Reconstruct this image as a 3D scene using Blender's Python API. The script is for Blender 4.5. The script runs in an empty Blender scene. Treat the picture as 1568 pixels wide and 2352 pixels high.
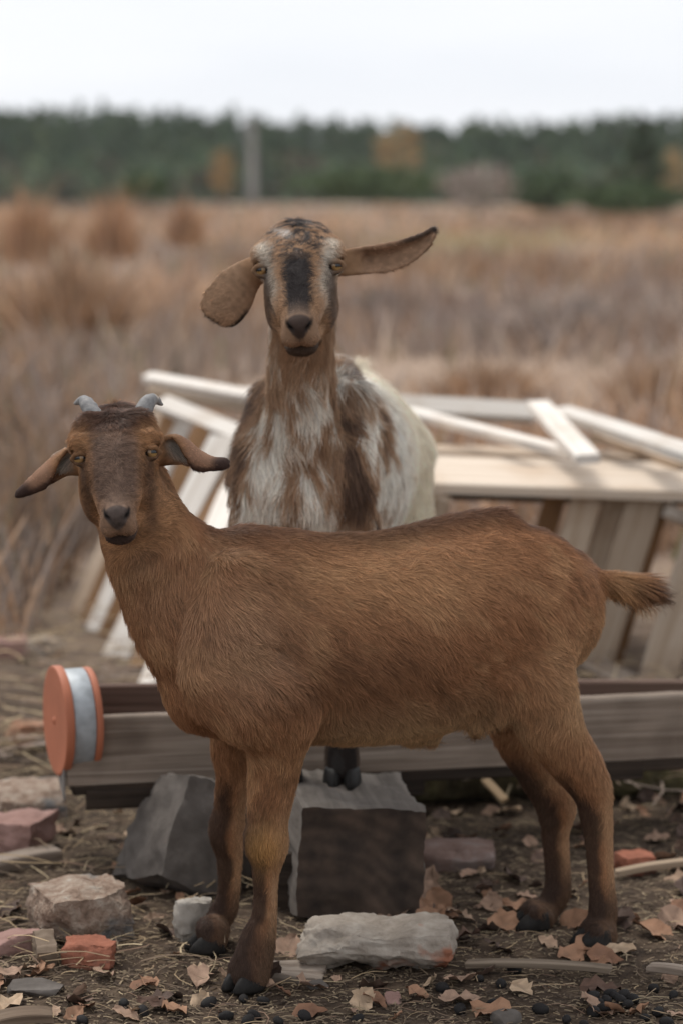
import bpy, bmesh, math, random
import numpy as np
from mathutils import Vector, Matrix

# ------------------------------------------------------------------ camera, sky, sun, exposure
scene = bpy.context.scene
COL = scene.collection
R = math.radians
CAM = np.array([0.0, 0.0, 1.0]); PITCH = R(7.45); FPX = 85 / 36 * 2352.0

cam_data = bpy.data.cameras.new('camera')
cam_data.lens = 85; cam_data.sensor_fit = 'VERTICAL'; cam_data.sensor_height = 36; cam_data.sensor_width = 24
cam_data.clip_start = 0.05; cam_data.clip_end = 3000
cam_data.dof.use_dof = True; cam_data.dof.focus_distance = 2.98; cam_data.dof.aperture_fstop = 3.5
cam = bpy.data.objects.new('camera', cam_data); COL.objects.link(cam)
cam.location = CAM; cam.rotation_euler = (R(90) - PITCH, 0, 0)
scene.camera = cam

SUN_EL, SUN_AZ = R(58), R(-35)          # azimuth measured from +Y towards +X
world = bpy.data.worlds.new('World'); scene.world = world; world.use_nodes = True
wn = world.node_tree; wn.nodes.clear()
def wnode(t): return wn.nodes.new(t)
sky = wnode('ShaderNodeTexSky'); sky.sky_type = 'NISHITA'; sky.sun_disc = False
sky.sun_elevation = SUN_EL; sky.sun_rotation = SUN_AZ
hs = wnode('ShaderNodeHueSaturation'); hs.inputs['Saturation'].default_value = 0.25
tc = wnode('ShaderNodeTexCoord'); mp = wnode('ShaderNodeMapping'); mp.inputs['Scale'].default_value = (1.5, 1.5, 9)
nz = wnode('ShaderNodeTexNoise'); nz.inputs['Scale'].default_value = 1.6; nz.inputs['Detail'].default_value = 4
cr = wnode('ShaderNodeValToRGB')
cr.color_ramp.elements[0].position = 0.3; cr.color_ramp.elements[0].color = (0.80, 0.83, 0.89, 1)
cr.color_ramp.elements[1].position = 0.7; cr.color_ramp.elements[1].color = (0.97, 0.975, 1.0, 1)
sc_ = wnode('ShaderNodeVectorMath'); sc_.operation = 'SCALE'; sc_.inputs['Scale'].default_value = 6.7
mx = wnode('ShaderNodeMixRGB'); mx.inputs['Fac'].default_value = 0.9
bg = wnode('ShaderNodeBackground'); bg.inputs['Strength'].default_value = 0.1
wo = wnode('ShaderNodeOutputWorld')
L = wn.links.new
L(sky.outputs['Color'], hs.inputs['Color']); L(tc.outputs['Generated'], mp.inputs['Vector']); L(mp.outputs['Vector'], nz.inputs['Vector'])
L(nz.outputs['Fac'], cr.inputs['Fac']); L(cr.outputs['Color'], sc_.inputs[0]); L(hs.outputs['Color'], mx.inputs['Color1'])
L(sc_.outputs['Vector'], mx.inputs['Color2']); L(mx.outputs['Color'], bg.inputs['Color']); L(bg.outputs['Background'], wo.inputs['Surface'])

sun_data = bpy.data.lights.new('sun', 'SUN'); sun_data.energy = 1.5; sun_data.angle = R(20); sun_data.color = (1, 0.96, 0.9)
sun = bpy.data.objects.new('sun', sun_data); COL.objects.link(sun)
sdir = Vector((math.sin(SUN_AZ) * math.cos(SUN_EL), math.cos(SUN_AZ) * math.cos(SUN_EL), math.sin(SUN_EL)))
sun.rotation_euler = sdir.to_track_quat('Z', 'Y').to_euler(); sun.location = sdir * 50

scene.view_settings.view_transform = 'Standard'; scene.view_settings.look = 'None'
scene.view_settings.exposure = 0.72; scene.view_settings.gamma = 1.0; scene.view_settings.use_curve_mapping = False
scene.render.engine = 'CYCLES'
scene.cycles.use_denoising = True
scene.cycles.max_bounces = 6; scene.cycles.diffuse_bounces = 3; scene.cycles.transparent_max_bounces = 6
try:
    scene.cycles.denoiser = 'OPENIMAGEDENOISE'
    scene.cycles_curves.shape = 'RIBBONS'
except Exception: pass

# ------------------------------------------------------------------ pixel rays (1568 x 2352 raster of the photograph)
C_F = np.array([0, math.cos(PITCH), -math.sin(PITCH)]); C_U = np.array([0, math.sin(PITCH), math.cos(PITCH)]); C_R = np.array([1.0, 0, 0])
def ray(u, v): return C_F + C_R * ((u - 784) / FPX) + C_U * ((1176 - v) / FPX)
def PY(u, v, y):
    d = ray(u, v); return CAM + d * (y / d[1])
def PZ(u, v, z=0.0):
    d = ray(u, v); return CAM + d * ((z - CAM[2]) / d[2])

# ------------------------------------------------------------------ scene helpers
def link(o):
    COL.objects.link(o); return o
def tag(o, label=None, cat=None, group=None, kind=None):
    if label: o['label'] = label
    if cat: o['category'] = cat
    if group: o['group'] = group
    if kind: o['kind'] = kind
    return o
def empty(name, loc, label=None, cat=None, group=None):
    o = bpy.data.objects.new(name, None); o.location = Vector(loc); o.empty_display_size = 0.05
    return tag(link(o), label, cat, group)
def mesh_obj(name, verts, faces, mat, parent=None, smooth=True, loc=None, base=None):
    me = bpy.data.meshes.new(name)
    v = np.asarray(verts, dtype=float)
    if base is not None: v = v - np.asarray(base)
    me.from_pydata(v.tolist(), [], [list(map(int, f)) for f in faces])
    if smooth: me.polygons.foreach_set('use_smooth', [True] * len(me.polygons))
    me.materials.append(mat); me.update()
    o = bpy.data.objects.new(name, me); link(o)
    if parent is not None: o.parent = parent
    if loc is not None: o.location = Vector(loc)
    return o
def vcol(me, cols, name='col'):
    a = me.attributes.new(name, 'FLOAT_COLOR', 'POINT')
    c = np.ones((len(me.vertices), 4), dtype=np.float32); c[:, :3] = cols
    a.data.foreach_set('color', c.ravel())

# ------------------------------------------------------------------ noise
def _h(ix, iy, iz, seed):
    n = (ix.astype(np.int64) * 374761393 + iy.astype(np.int64) * 668265263 + iz.astype(np.int64) * 2147483647 + seed * 1274126177) & 0xFFFFFFFF
    n = ((n ^ (n >> 13)) * 1274126177) & 0xFFFFFFFF
    n = (n ^ (n >> 16)) & 0xFFFFFF
    return n.astype(np.float64) / 0xFFFFFF
def noise3(p, freq=1.0, seed=0):
    q = np.asarray(p, dtype=float) * freq
    i = np.floor(q); f = q - i; f = f * f * (3 - 2 * f); i = i.astype(np.int64)
    out = 0
    for dx in (0, 1):
        wx = f[..., 0] if dx else 1 - f[..., 0]
        for dy in (0, 1):
            wy = f[..., 1] if dy else 1 - f[..., 1]
            for dz in (0, 1):
                wz = f[..., 2] if dz else 1 - f[..., 2]
                out = out + wx * wy * wz * _h(i[..., 0] + dx, i[..., 1] + dy, i[..., 2] + dz, seed)
    return out * 2 - 1
def fbm(p, freq, seed=0, oct=3):
    s = 0; a = 1
    for k in range(oct): s = s + a * noise3(p, freq * 2 ** k, seed + k * 17); a *= 0.5
    return s
def sstep(a, b, x):
    t = np.clip((x - a) / (b - a), 0, 1); return t * t * (3 - 2 * t)

# ------------------------------------------------------------------ materials
def new_mat(name):
    m = bpy.data.materials.new(name); m.use_nodes = True; nt = m.node_tree; nt.nodes.clear()
    out = nt.nodes.new('ShaderNodeOutputMaterial'); b = nt.nodes.new('ShaderNodeBsdfPrincipled')
    nt.links.new(b.outputs['BSDF'], out.inputs['Surface']); return m, nt, b
def N(nt, t, **kw):
    n = nt.nodes.new(t)
    for k, v in kw.items():
        if k in n.inputs: n.inputs[k].default_value = v
        else: setattr(n, k, v)
    return n
def ramp(nt, stops):
    r = nt.nodes.new('ShaderNodeValToRGB'); e = r.color_ramp.elements
    while len(e) < len(stops): e.new(0.5)
    for el, (p, c) in zip(e, stops): el.position = p; el.color = (*c, 1)
    return r
def bump(nt, b, src, strength=0.4, dist=0.004):
    n = N(nt, 'ShaderNodeBump', Strength=strength, Distance=dist)
    nt.links.new(src, n.inputs['Height']); nt.links.new(n.outputs['Normal'], b.inputs['Normal'])
def wood_mat(name, dark, mid, light, scale=1.0, rough=0.8, stain=(0.1, 0.07, 0.05), stain_amt=0.3, bstr=0.4):
    """long grain runs along object X"""
    m, nt, b = new_mat(name); lk = nt.links.new
    t = N(nt, 'ShaderNodeTexCoord'); oi = N(nt, 'ShaderNodeObjectInfo')
    off = N(nt, 'ShaderNodeVectorMath', operation='SCALE'); cmb = N(nt, 'ShaderNodeCombineXYZ')
    lk(oi.outputs['Random'], cmb.inputs[0]); lk(oi.outputs['Random'], cmb.inputs[1]); lk(cmb.outputs[0], off.inputs[0]); off.inputs['Scale'].default_value = 37.0
    add = N(nt, 'ShaderNodeVectorMath', operation='ADD'); lk(t.outputs['Object'], add.inputs[0]); lk(off.outputs[0], add.inputs[1])
    mp = N(nt, 'ShaderNodeMapping'); mp.inputs['Scale'].default_value = (2.2 * scale, 85 * scale, 85 * scale); lk(add.outputs[0], mp.inputs['Vector'])
    n1 = N(nt, 'ShaderNodeTexNoise', Scale=1.0, Detail=5.0, Roughness=0.6, Distortion=0.8); lk(mp.outputs[0], n1.inputs['Vector'])
    r = ramp(nt, [(0.25, dark), (0.5, mid), (0.75, light)]); lk(n1.outputs['Fac'], r.inputs['Fac'])
    n2 = N(nt, 'ShaderNodeTexNoise', Scale=7.0, Detail=4.0); lk(add.outputs[0], n2.inputs['Vector'])
    r2 = ramp(nt, [(0.5, (0, 0, 0)), (0.72, (1, 1, 1))]); lk(n2.outputs['Fac'], r2.inputs['Fac'])
    mul = N(nt, 'ShaderNodeMath', operation='MULTIPLY'); mul.inputs[1].default_value = stain_amt; lk(r2.outputs[0], mul.inputs[0])
    mix = N(nt, 'ShaderNodeMixRGB'); lk(mul.outputs[0], mix.inputs['Fac']); lk(r.outputs[0], mix.inputs['Color1']); mix.inputs['Color2'].default_value = (*stain, 1)
    mr = N(nt, 'ShaderNodeMapRange'); mr.inputs['To Min'].default_value = 0.8; mr.inputs['To Max'].default_value = 1.15; lk(oi.outputs['Random'], mr.inputs['Value'])
    sc = N(nt, 'ShaderNodeVectorMath', operation='SCALE'); lk(mix.outputs[0], sc.inputs[0]); lk(mr.outputs[0], sc.inputs['Scale'])
    lk(sc.outputs[0], b.inputs['Base Color']); b.inputs['Roughness'].default_value = rough; b.inputs['Specular IOR Level'].default_value = 0.15
    bump(nt, b, n1.outputs['Fac'], bstr, 0.003); return m
def rough_mat(name, stops, scale=20, rough=0.9, bstr=0.5, bdist=0.004, spots=None, detail=8):
    m, nt, b = new_mat(name); lk = nt.links.new
    t = N(nt, 'ShaderNodeTexCoord')
    n1 = N(nt, 'ShaderNodeTexNoise', Scale=float(scale), Detail=float(detail), Roughness=0.65); lk(t.outputs['Object'], n1.inputs['Vector'])
    r = ramp(nt, stops); lk(n1.outputs['Fac'], r.inputs['Fac']); colr = r.outputs[0]
    if spots:
        sc2, lo, hi, c = spots
        n3 = N(nt, 'ShaderNodeTexNoise', Scale=float(sc2), Detail=3.0); lk(t.outputs['Object'], n3.inputs['Vector'])
        r3 = ramp(nt, [(lo, (0, 0, 0)), (hi, (1, 1, 1))]); lk(n3.outputs['Fac'], r3.inputs['Fac'])
        mix = N(nt, 'ShaderNodeMixRGB'); lk(r3.outputs[0], mix.inputs['Fac']); lk(colr, mix.inputs['Color1']); mix.inputs['Color2'].default_value = (*c, 1)
        colr = mix.outputs[0]
    lk(colr, b.inputs['Base Color']); b.inputs['Roughness'].default_value = rough; b.inputs['Specular IOR Level'].default_value = 0.12
    n2 = N(nt, 'ShaderNodeTexNoise', Scale=scale * 4.0, Detail=6.0); lk(t.outputs['Object'], n2.inputs['Vector'])
    bump(nt, b, n2.outputs['Fac'], bstr, bdist); return m
def attr_mat(name, rough=0.9, vary=0.25, scale=120, spec=0.2, translucent=0.0, bstr=0.3):
    """base colour from the mesh's own colour attribute, with fine noise"""
    m, nt, b = new_mat(name); lk = nt.links.new
    a = N(nt, 'ShaderNodeAttribute', attribute_name='col'); t = N(nt, 'ShaderNodeTexCoord')
    n1 = N(nt, 'ShaderNodeTexNoise', Scale=float(scale), Detail=4.0); lk(t.outputs['Object'], n1.inputs['Vector'])
    mr = N(nt, 'ShaderNodeMapRange'); mr.inputs['To Min'].default_value = 1 - vary; mr.inputs['To Max'].default_value = 1 + vary; lk(n1.outputs['Fac'], mr.inputs['Value'])
    sc = N(nt, 'ShaderNodeVectorMath', operation='SCALE'); lk(a.outputs['Color'], sc.inputs[0]); lk(mr.outputs[0], sc.inputs['Scale'])
    lk(sc.outputs[0], b.inputs['Base Color']); b.inputs['Roughness'].default_value = rough
    b.inputs['Specular IOR Level'].default_value = spec
    if bstr: bump(nt, b, n1.outputs['Fac'], bstr, 0.002)
    return m
def plain_mat(name, c, rough=0.5, metal=0.0, vary=0.12, scale=30, spec=0.5):
    m, nt, b = new_mat(name); lk = nt.links.new
    t = N(nt, 'ShaderNodeTexCoord')
    n1 = N(nt, 'ShaderNodeTexNoise', Scale=float(scale), Detail=5.0); lk(t.outputs['Object'], n1.inputs['Vector'])
    r = ramp(nt, [(0.3, tuple(x * (1 - vary) for x in c)), (0.7, tuple(min(1, x * (1 + vary)) for x in c))]); lk(n1.outputs['Fac'], r.inputs['Fac'])
    lk(r.outputs[0], b.inputs['Base Color']); b.inputs['Roughness'].default_value = rough; b.inputs['Metallic'].default_value = metal
    b.inputs['Specular IOR Level'].default_value = spec
    return m

# ------------------------------------------------------------------ signed distance modelling
class Field:
    def __init__(s, lo, hi, h):
        s.lo = np.array(lo, float); s.h = h; s.n = np.ceil((np.array(hi) - s.lo) / h).astype(int) + 1
        s.d = np.full(s.n, 0.5, dtype=np.float32)
    def box(s, lo, hi):
        a = np.clip(np.floor((np.array(lo) - s.lo) / s.h).astype(int), 0, s.n - 1); b = np.clip(np.ceil((np.array(hi) - s.lo) / s.h).astype(int) + 1, 1, s.n)
        sl = tuple(slice(x, y) for x, y in zip(a, b))
        ax = [s.lo[i] + s.h * np.arange(a[i], b[i]) for i in range(3)]
        return sl, ax
    def union(s, sl, v, k):
        d = s.d[sl]
        if k > 0:
            hh = np.maximum(k - np.abs(d - v), 0) / k; s.d[sl] = np.minimum(d, v) - hh * hh * k * 0.25
        else: s.d[sl] = np.minimum(d, v)
    def sub(s, sl, v, k):
        d = s.d[sl]; v = -v
        hh = np.maximum(k - np.abs(d - v), 0) / k; s.d[sl] = np.maximum(d, v) + hh * hh * k * 0.25
def crom(a, sub):
    a = np.asarray(a, float); n = len(a)
    if n < 3: return np.array([a[0] + (a[-1] - a[0]) * t for t in np.linspace(0, 1, sub + 1)])
    P = np.concatenate([[2 * a[0] - a[1]], a, [2 * a[-1] - a[-2]]]); out = []
    for i in range(n - 1):
        p0, p1, p2, p3 = P[i:i + 4]
        for t in np.arange(sub) / sub:
            out.append(0.5 * (2 * p1 + (p2 - p0) * t + (2 * p0 - 5 * p1 + 4 * p2 - p3) * t * t + (3 * p1 - p0 - 3 * p2 + p3) * t ** 3))
    out.append(a[-1]); return np.array(out)
def tube(F, pts, ra, rb, side, k=0.02, sub=4):
    """elliptic tube; ra = half width along `side`, rb = half width across it"""
    pts = crom(pts, sub); ra = crom(np.array(ra, float)[:, None], sub)[:, 0]; rb = crom(np.array(rb, float)[:, None], sub)[:, 0]
    rm = max(ra.max(), rb.max()) + k + 4 * F.h
    sl, ax = F.box(pts.min(0) - rm, pts.max(0) + rm)
    acc = np.full([len(a) for a in ax], 0.5, dtype=np.float32)
    o0 = np.array([a[0] for a in ax])
    side = np.asarray(side, float)
    for i in range(len(pts) - 1):
        a, b = pts[i], pts[i + 1]; ab = b - a; L2 = ab @ ab
        if L2 < 1e-10: continue
        m = max(ra[i], ra[i + 1], rb[i], rb[i + 1]) + k + 4 * F.h
        lo = np.minimum(a, b) - m; hi = np.maximum(a, b) + m
        ia = np.clip(np.floor((lo - o0) / F.h).astype(int), 0, None); ib = np.minimum(np.ceil((hi - o0) / F.h).astype(int) + 1, acc.shape)
        if np.any(ib <= ia): continue
        X = (ax[0][ia[0]:ib[0]])[:, None, None].astype(np.float32); Y = (ax[1][ia[1]:ib[1]])[None, :, None].astype(np.float32); Z = (ax[2][ia[2]:ib[2]])[None, None, :].astype(np.float32)
        dirn = ab / math.sqrt(L2); s = side - dirn * (side @ dirn); s /= np.linalg.norm(s); w = np.cross(dirn, s)
        px, py, pz = X - np.float32(a[0]), Y - np.float32(a[1]), Z - np.float32(a[2])
        al = px * dirn[0] + py * dirn[1] + pz * dirn[2]
        t = np.clip(al / math.sqrt(L2), 0, 1).astype(np.float32)
        e = al - t * math.sqrt(L2)
        A = px * s[0] + py * s[1] + pz * s[2]; B = px * w[0] + py * w[1] + pz * w[2]
        r1 = ra[i] + (ra[i + 1] - ra[i]) * t; r2 = rb[i] + (rb[i + 1] - rb[i]) * t; r3 = np.minimum(r1, r2)
        q1, q2, q3 = A / r1, B / r2, e / r3
        k0 = np.sqrt(q1 * q1 + q2 * q2 + q3 * q3); k1 = np.sqrt((q1 / r1) ** 2 + (q2 / r2) ** 2 + (q3 / r3) ** 2) + 1e-6
        v = (k0 * (k0 - 1) / k1).astype(np.float32)
        v = np.where(k0 < 1e-3, -r3, v)
        s2 = tuple(slice(x, y) for x, y in zip(ia, ib))
        acc[s2] = np.minimum(acc[s2], v)
    F.union(sl, acc, k)
def ell(F, c, r, axes=None, k=0.015, cut=False):
    c = np.asarray(c, float); r = np.asarray(r, float); A = np.eye(3) if axes is None else np.asarray(axes, float)  # rows = axes
    m = r.max() + k + 4 * F.h; sl, ax = F.box(c - m, c + m)
    X = (ax[0] - c[0])[:, None, None]; Y = (ax[1] - c[1])[None, :, None]; Z = (ax[2] - c[2])[None, None, :]
    q = [(X * A[i][0] + Y * A[i][1] + Z * A[i][2]) / r[i] for i in range(3)]
    k0 = np.sqrt(q[0] ** 2 + q[1] ** 2 + q[2] ** 2); k1 = np.sqrt((q[0] / r[0]) ** 2 + (q[1] / r[1]) ** 2 + (q[2] / r[2]) ** 2) + 1e-6
    v = np.where(k0 < 1e-3, -r.min(), k0 * (k0 - 1) / k1).astype(np.float32)
    (F.sub if cut else F.union)(sl, v, k)
def sheet(F, pts, rad, k=0.006):
    """thin curved sheet given as a cloud of points with a radius each"""
    pts = np.asarray(pts, float).reshape(-1, 3); rad = np.broadcast_to(np.asarray(rad, float).ravel() if np.ndim(rad) else rad, (len(pts),))
    m = rad.max() + k + 4 * F.h; sl, ax = F.box(pts.min(0) - m, pts.max(0) + m)
    g = np.stack(np.meshgrid(*ax, indexing='ij'), -1).reshape(-1, 3); out = np.full(len(g), 0.5, dtype=np.float32)
    for i in range(0, len(pts), 24):
        p = pts[i:i + 24]; lo = p.min(0) - m; hi = p.max(0) + m
        idx = np.where(np.all((g > lo) & (g < hi), 1))[0]
        if len(idx) == 0: continue
        dd = np.sqrt(((g[idx, None, :] - p[None]) ** 2).sum(-1)) - rad[None, i:i + 24]
        out[idx] = np.minimum(out[idx], dd.min(1))
    F.union(sl, out.reshape([len(a) for a in ax]), k)
def surface(F):
    """naive surface nets"""
    d = F.d; ins = d < 0; n = np.array(d.shape)
    c = [ins[dx:n[0] - 1 + dx, dy:n[1] - 1 + dy, dz:n[2] - 1 + dz] for dx in (0, 1) for dy in (0, 1) for dz in (0, 1)]
    anyi = c[0].copy(); alli = c[0].copy()
    for x in c[1:]: anyi |= x; alli &= x
    act = anyi & ~alli; idx = np.argwhere(act)
    idm = np.full(act.shape, -1, dtype=np.int32); idm[act] = np.arange(len(idx))
    off = np.array([(dx, dy, dz) for dx in (0, 1) for dy in (0, 1) for dz in (0, 1)])
    cv = np.stack([d[idx[:, 0] + o[0], idx[:, 1] + o[1], idx[:, 2] + o[2]] for o in off], 1)
    pos = np.zeros((len(idx), 3)); cnt = np.zeros(len(idx))
    for a in range(8):
        for b in range(a + 1, 8):
            if np.abs(off[a] - off[b]).sum() != 1: continue
            va, vb = cv[:, a], cv[:, b]; m = (va < 0) != (vb < 0); t = va[m] / (va[m] - vb[m])
            pos[m] += off[a] + (off[b] - off[a]) * t[:, None]; cnt[m] += 1
    verts = F.lo + (idx + pos / cnt[:, None]) * F.h
    faces = []
    for ax_ in range(3):
        s0 = [slice(None)] * 3; s1 = [slice(None)] * 3; s0[ax_] = slice(0, -1); s1[ax_] = slice(1, None)
        a, b = ins[tuple(s0)], ins[tuple(s1)]; e = np.argwhere(a != b)
        u, w = [(1, 2), (2, 0), (0, 1)][ax_]
        e = e[(e[:, u] > 0) & (e[:, w] > 0) & (e[:, u] < n[u] - 1) & (e[:, w] < n[w] - 1)]
        fl = a[e[:, 0], e[:, 1], e[:, 2]]
        def at(du, dw):
            q = e.copy(); q[:, u] -= du; q[:, w] -= dw; return idm[q[:, 0], q[:, 1], q[:, 2]]
        quad = np.stack([at(1, 1), at(0, 1), at(0, 0), at(1, 0)], 1)
        quad[~fl] = quad[~fl][:, ::-1]; faces.append(quad)
    return verts, np.concatenate(faces)
def vnormals(V, Q):
    fn = np.cross(V[Q[:, 2]] - V[Q[:, 0]], V[Q[:, 3]] - V[Q[:, 1]]); n = np.zeros_like(V)
    for i in range(4): np.add.at(n, Q[:, i], fn)
    return n / (np.linalg.norm(n, axis=1, keepdims=True) + 1e-12)
def relax(V, Q, it=1, lam=0.5):
    for _ in range(it):
        s = np.zeros_like(V); c = np.zeros(len(V))
        for i in range(4):
            for j in (1, 3): np.add.at(s, Q[:, i], V[Q[:, (i + j) % 4]]); np.add.at(c, Q[:, i], 1)
        V = V + lam * (s / c[:, None] - V)
    return V
def big_mesh(name, V, Q, mat, parent, base):
    me = bpy.data.meshes.new(name); V = (V - np.asarray(base)).astype(np.float32)
    me.vertices.add(len(V)); me.vertices.foreach_set('co', V.ravel())
    me.loops.add(Q.size); me.loops.foreach_set('vertex_index', Q.astype(np.int32).ravel())
    me.polygons.add(len(Q)); me.polygons.foreach_set('loop_start', np.arange(0, Q.size, Q.shape[1], dtype=np.int32))
    me.polygons.foreach_set('use_smooth', np.ones(len(Q), bool)); me.materials.append(mat); me.update(calc_edges=True)
    o = link(bpy.data.objects.new(name, me)); o.parent = parent; return o

# ------------------------------------------------------------------ fur
def fur(name, V, Q, n, length, comb, color, parent, base, mat, seed=0, width=0.00022, weight=None, lift=0.35, npt=5, clump=0.35, wob=0.12):
    rng = np.random.default_rng(seed); Nn = vnormals(V, Q)
    T = np.concatenate([Q[:, [0, 1, 2]], Q[:, [0, 2, 3]]])
    ar = 0.5 * np.linalg.norm(np.cross(V[T[:, 1]] - V[T[:, 0]], V[T[:, 2]] - V[T[:, 0]]), axis=1)
    if weight is not None: ar = ar * weight(V[T].mean(1))
    cs = np.cumsum(ar); ti = np.searchsorted(cs, rng.random(n) * cs[-1]).clip(0, len(T) - 1)
    a, b = rng.random(n), rng.random(n); s = a + b > 1; a[s] = 1 - a[s]; b[s] = 1 - b[s]
    t = T[ti]; w = np.stack([1 - a - b, a, b], 1)
    p = (V[t] * w[..., None]).sum(1); nn = (Nn[t] * w[..., None]).sum(1); nn /= np.linalg.norm(nn, axis=1, keepdims=True) + 1e-9
    Ln = length(p) * (0.7 + 0.6 * rng.random(n))
    keep = Ln > 0.0008; p, nn, Ln = p[keep], nn[keep], Ln[keep]; n = len(p)
    d = comb(p, nn)
    nv = np.stack([noise3(p, 70, seed + 3 + i) for i in range(3)], 1) * clump + np.stack([noise3(p, 22, seed + 13 + i) for i in range(3)], 1) * clump * 0.8
    d = d + nv + rng.normal(0, wob, (n, 3))
    d = d - nn * (d * nn).sum(1, keepdims=True); d /= np.linalg.norm(d, axis=1, keepdims=True) + 1e-9
    lf = lift * (0.6 + 0.8 * rng.random(n))[:, None]
    u = np.linspace(0, 1, npt)
    pos = np.empty((n, npt, 3))
    for i, x in enumerate(u):
        pos[:, i] = p - nn * 0.0008 + Ln[:, None] * (d * x + nn * lf * (x - 0.45 * x * x)) + nv * (Ln * 0.25 * x * x)[:, None]
    cu = bpy.data.hair_curves.new(name); cu.add_curves([npt] * n)
    cu.attributes['position'].data.foreach_set('vector', (pos - np.asarray(base)).astype(np.float32).ravel()) if 'position' in cu.attributes else cu.points.foreach_set('position', (pos - np.asarray(base)).astype(np.float32).ravel())
    ra = cu.attributes.get('radius') or cu.attributes.new('radius', 'FLOAT', 'POINT')
    rr = (width * (0.7 + 0.6 * rng.random(n)))[:, None] * np.array([1, 1, 0.9, 0.65, 0.2])[None, :npt] if npt == 5 else np.repeat(width, n * npt)
    ra.data.foreach_set('value', rr.astype(np.float32).ravel())
    col = color(p, nn, rng); ca = cu.attributes.new('col', 'FLOAT_COLOR', 'CURVE'); c4 = np.ones((n, 4), np.float32); c4[:, :3] = np.clip(col, 0.003, 0.95); ca.data.foreach_set('color', c4.ravel())
    na = cu.attributes.new('skin_normal', 'FLOAT_VECTOR', 'CURVE'); na.data.foreach_set('vector', nn.astype(np.float32).ravel())
    cu.materials.append(mat)
    o = link(bpy.data.objects.new(name, cu)); o.parent = parent; return o
def fur_mat():
    m, nt, b = new_mat('fur'); lk = nt.links.new
    a = N(nt, 'ShaderNodeAttribute', attribute_name='col'); nn = N(nt, 'ShaderNodeAttribute', attribute_name='skin_normal')
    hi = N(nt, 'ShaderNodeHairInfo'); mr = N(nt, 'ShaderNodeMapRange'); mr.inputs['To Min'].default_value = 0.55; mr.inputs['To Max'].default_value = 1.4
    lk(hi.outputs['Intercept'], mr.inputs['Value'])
    sc = N(nt, 'ShaderNodeVectorMath', operation='SCALE'); lk(a.outputs['Color'], sc.inputs[0]); lk(mr.outputs[0], sc.inputs['Scale'])
    geo = N(nt, 'ShaderNodeNewGeometry')
    mixn = N(nt, 'ShaderNodeMix', data_type='VECTOR'); mixn.inputs['Factor'].default_value = 0.35
    lk(nn.outputs['Vector'], mixn.inputs[4]); lk(geo.outputs['Normal'], mixn.inputs[5])
    nrm = N(nt, 'ShaderNodeVectorMath', operation='NORMALIZE'); lk(mixn.outputs[1], nrm.inputs[0])
    lk(nrm.outputs[0], b.inputs['Normal'])
    lk(sc.outputs[0], b.inputs['Base Color']); b.inputs['Roughness'].default_value = 0.5; b.inputs['Specular IOR Level'].default_value = 0.1
    return m
FUR = fur_mat()
SKIN = attr_mat('hide', rough=0.85, vary=0.2, scale=150, spec=0.15)
EYE_M = None

# ------------------------------------------------------------------ goats
def unit(v): v = np.asarray(v, float); return v / np.linalg.norm(v)
class Head:
    """local frame of a head: S across (viewer's right), Nn along the muzzle, T out of the forehead"""
    def __init__(s, o, theta, roll, yaw, scale):
        s.o = np.asarray(o, float); s.k = scale
        c = unit(CAM - s.o); r = unit(np.cross(c, [0, 0, 1.0])) * -1; r = unit(np.cross([0, 0, 1.0], c)) ; up = np.cross(c, r)
        cr_, sr = math.cos(roll), math.sin(roll); r, up = r * cr_ + up * sr, up * cr_ - r * sr
        cy, sy = math.cos(yaw), math.sin(yaw); c, r = c * cy + r * sy, r * cy - c * sy
        s.S = r; s.N = c * math.cos(theta) - up * math.sin(theta); s.T = up * math.cos(theta) + c * math.sin(theta); s.c = c; s.up = up
        s.A = np.stack([s.S, s.N, s.T])
    def w(s, x, y, z): return s.o + s.k * (s.S * x + s.N * y + s.T * z)
    def local(s, p): return (p - s.o) @ s.A.T / s.k

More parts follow.
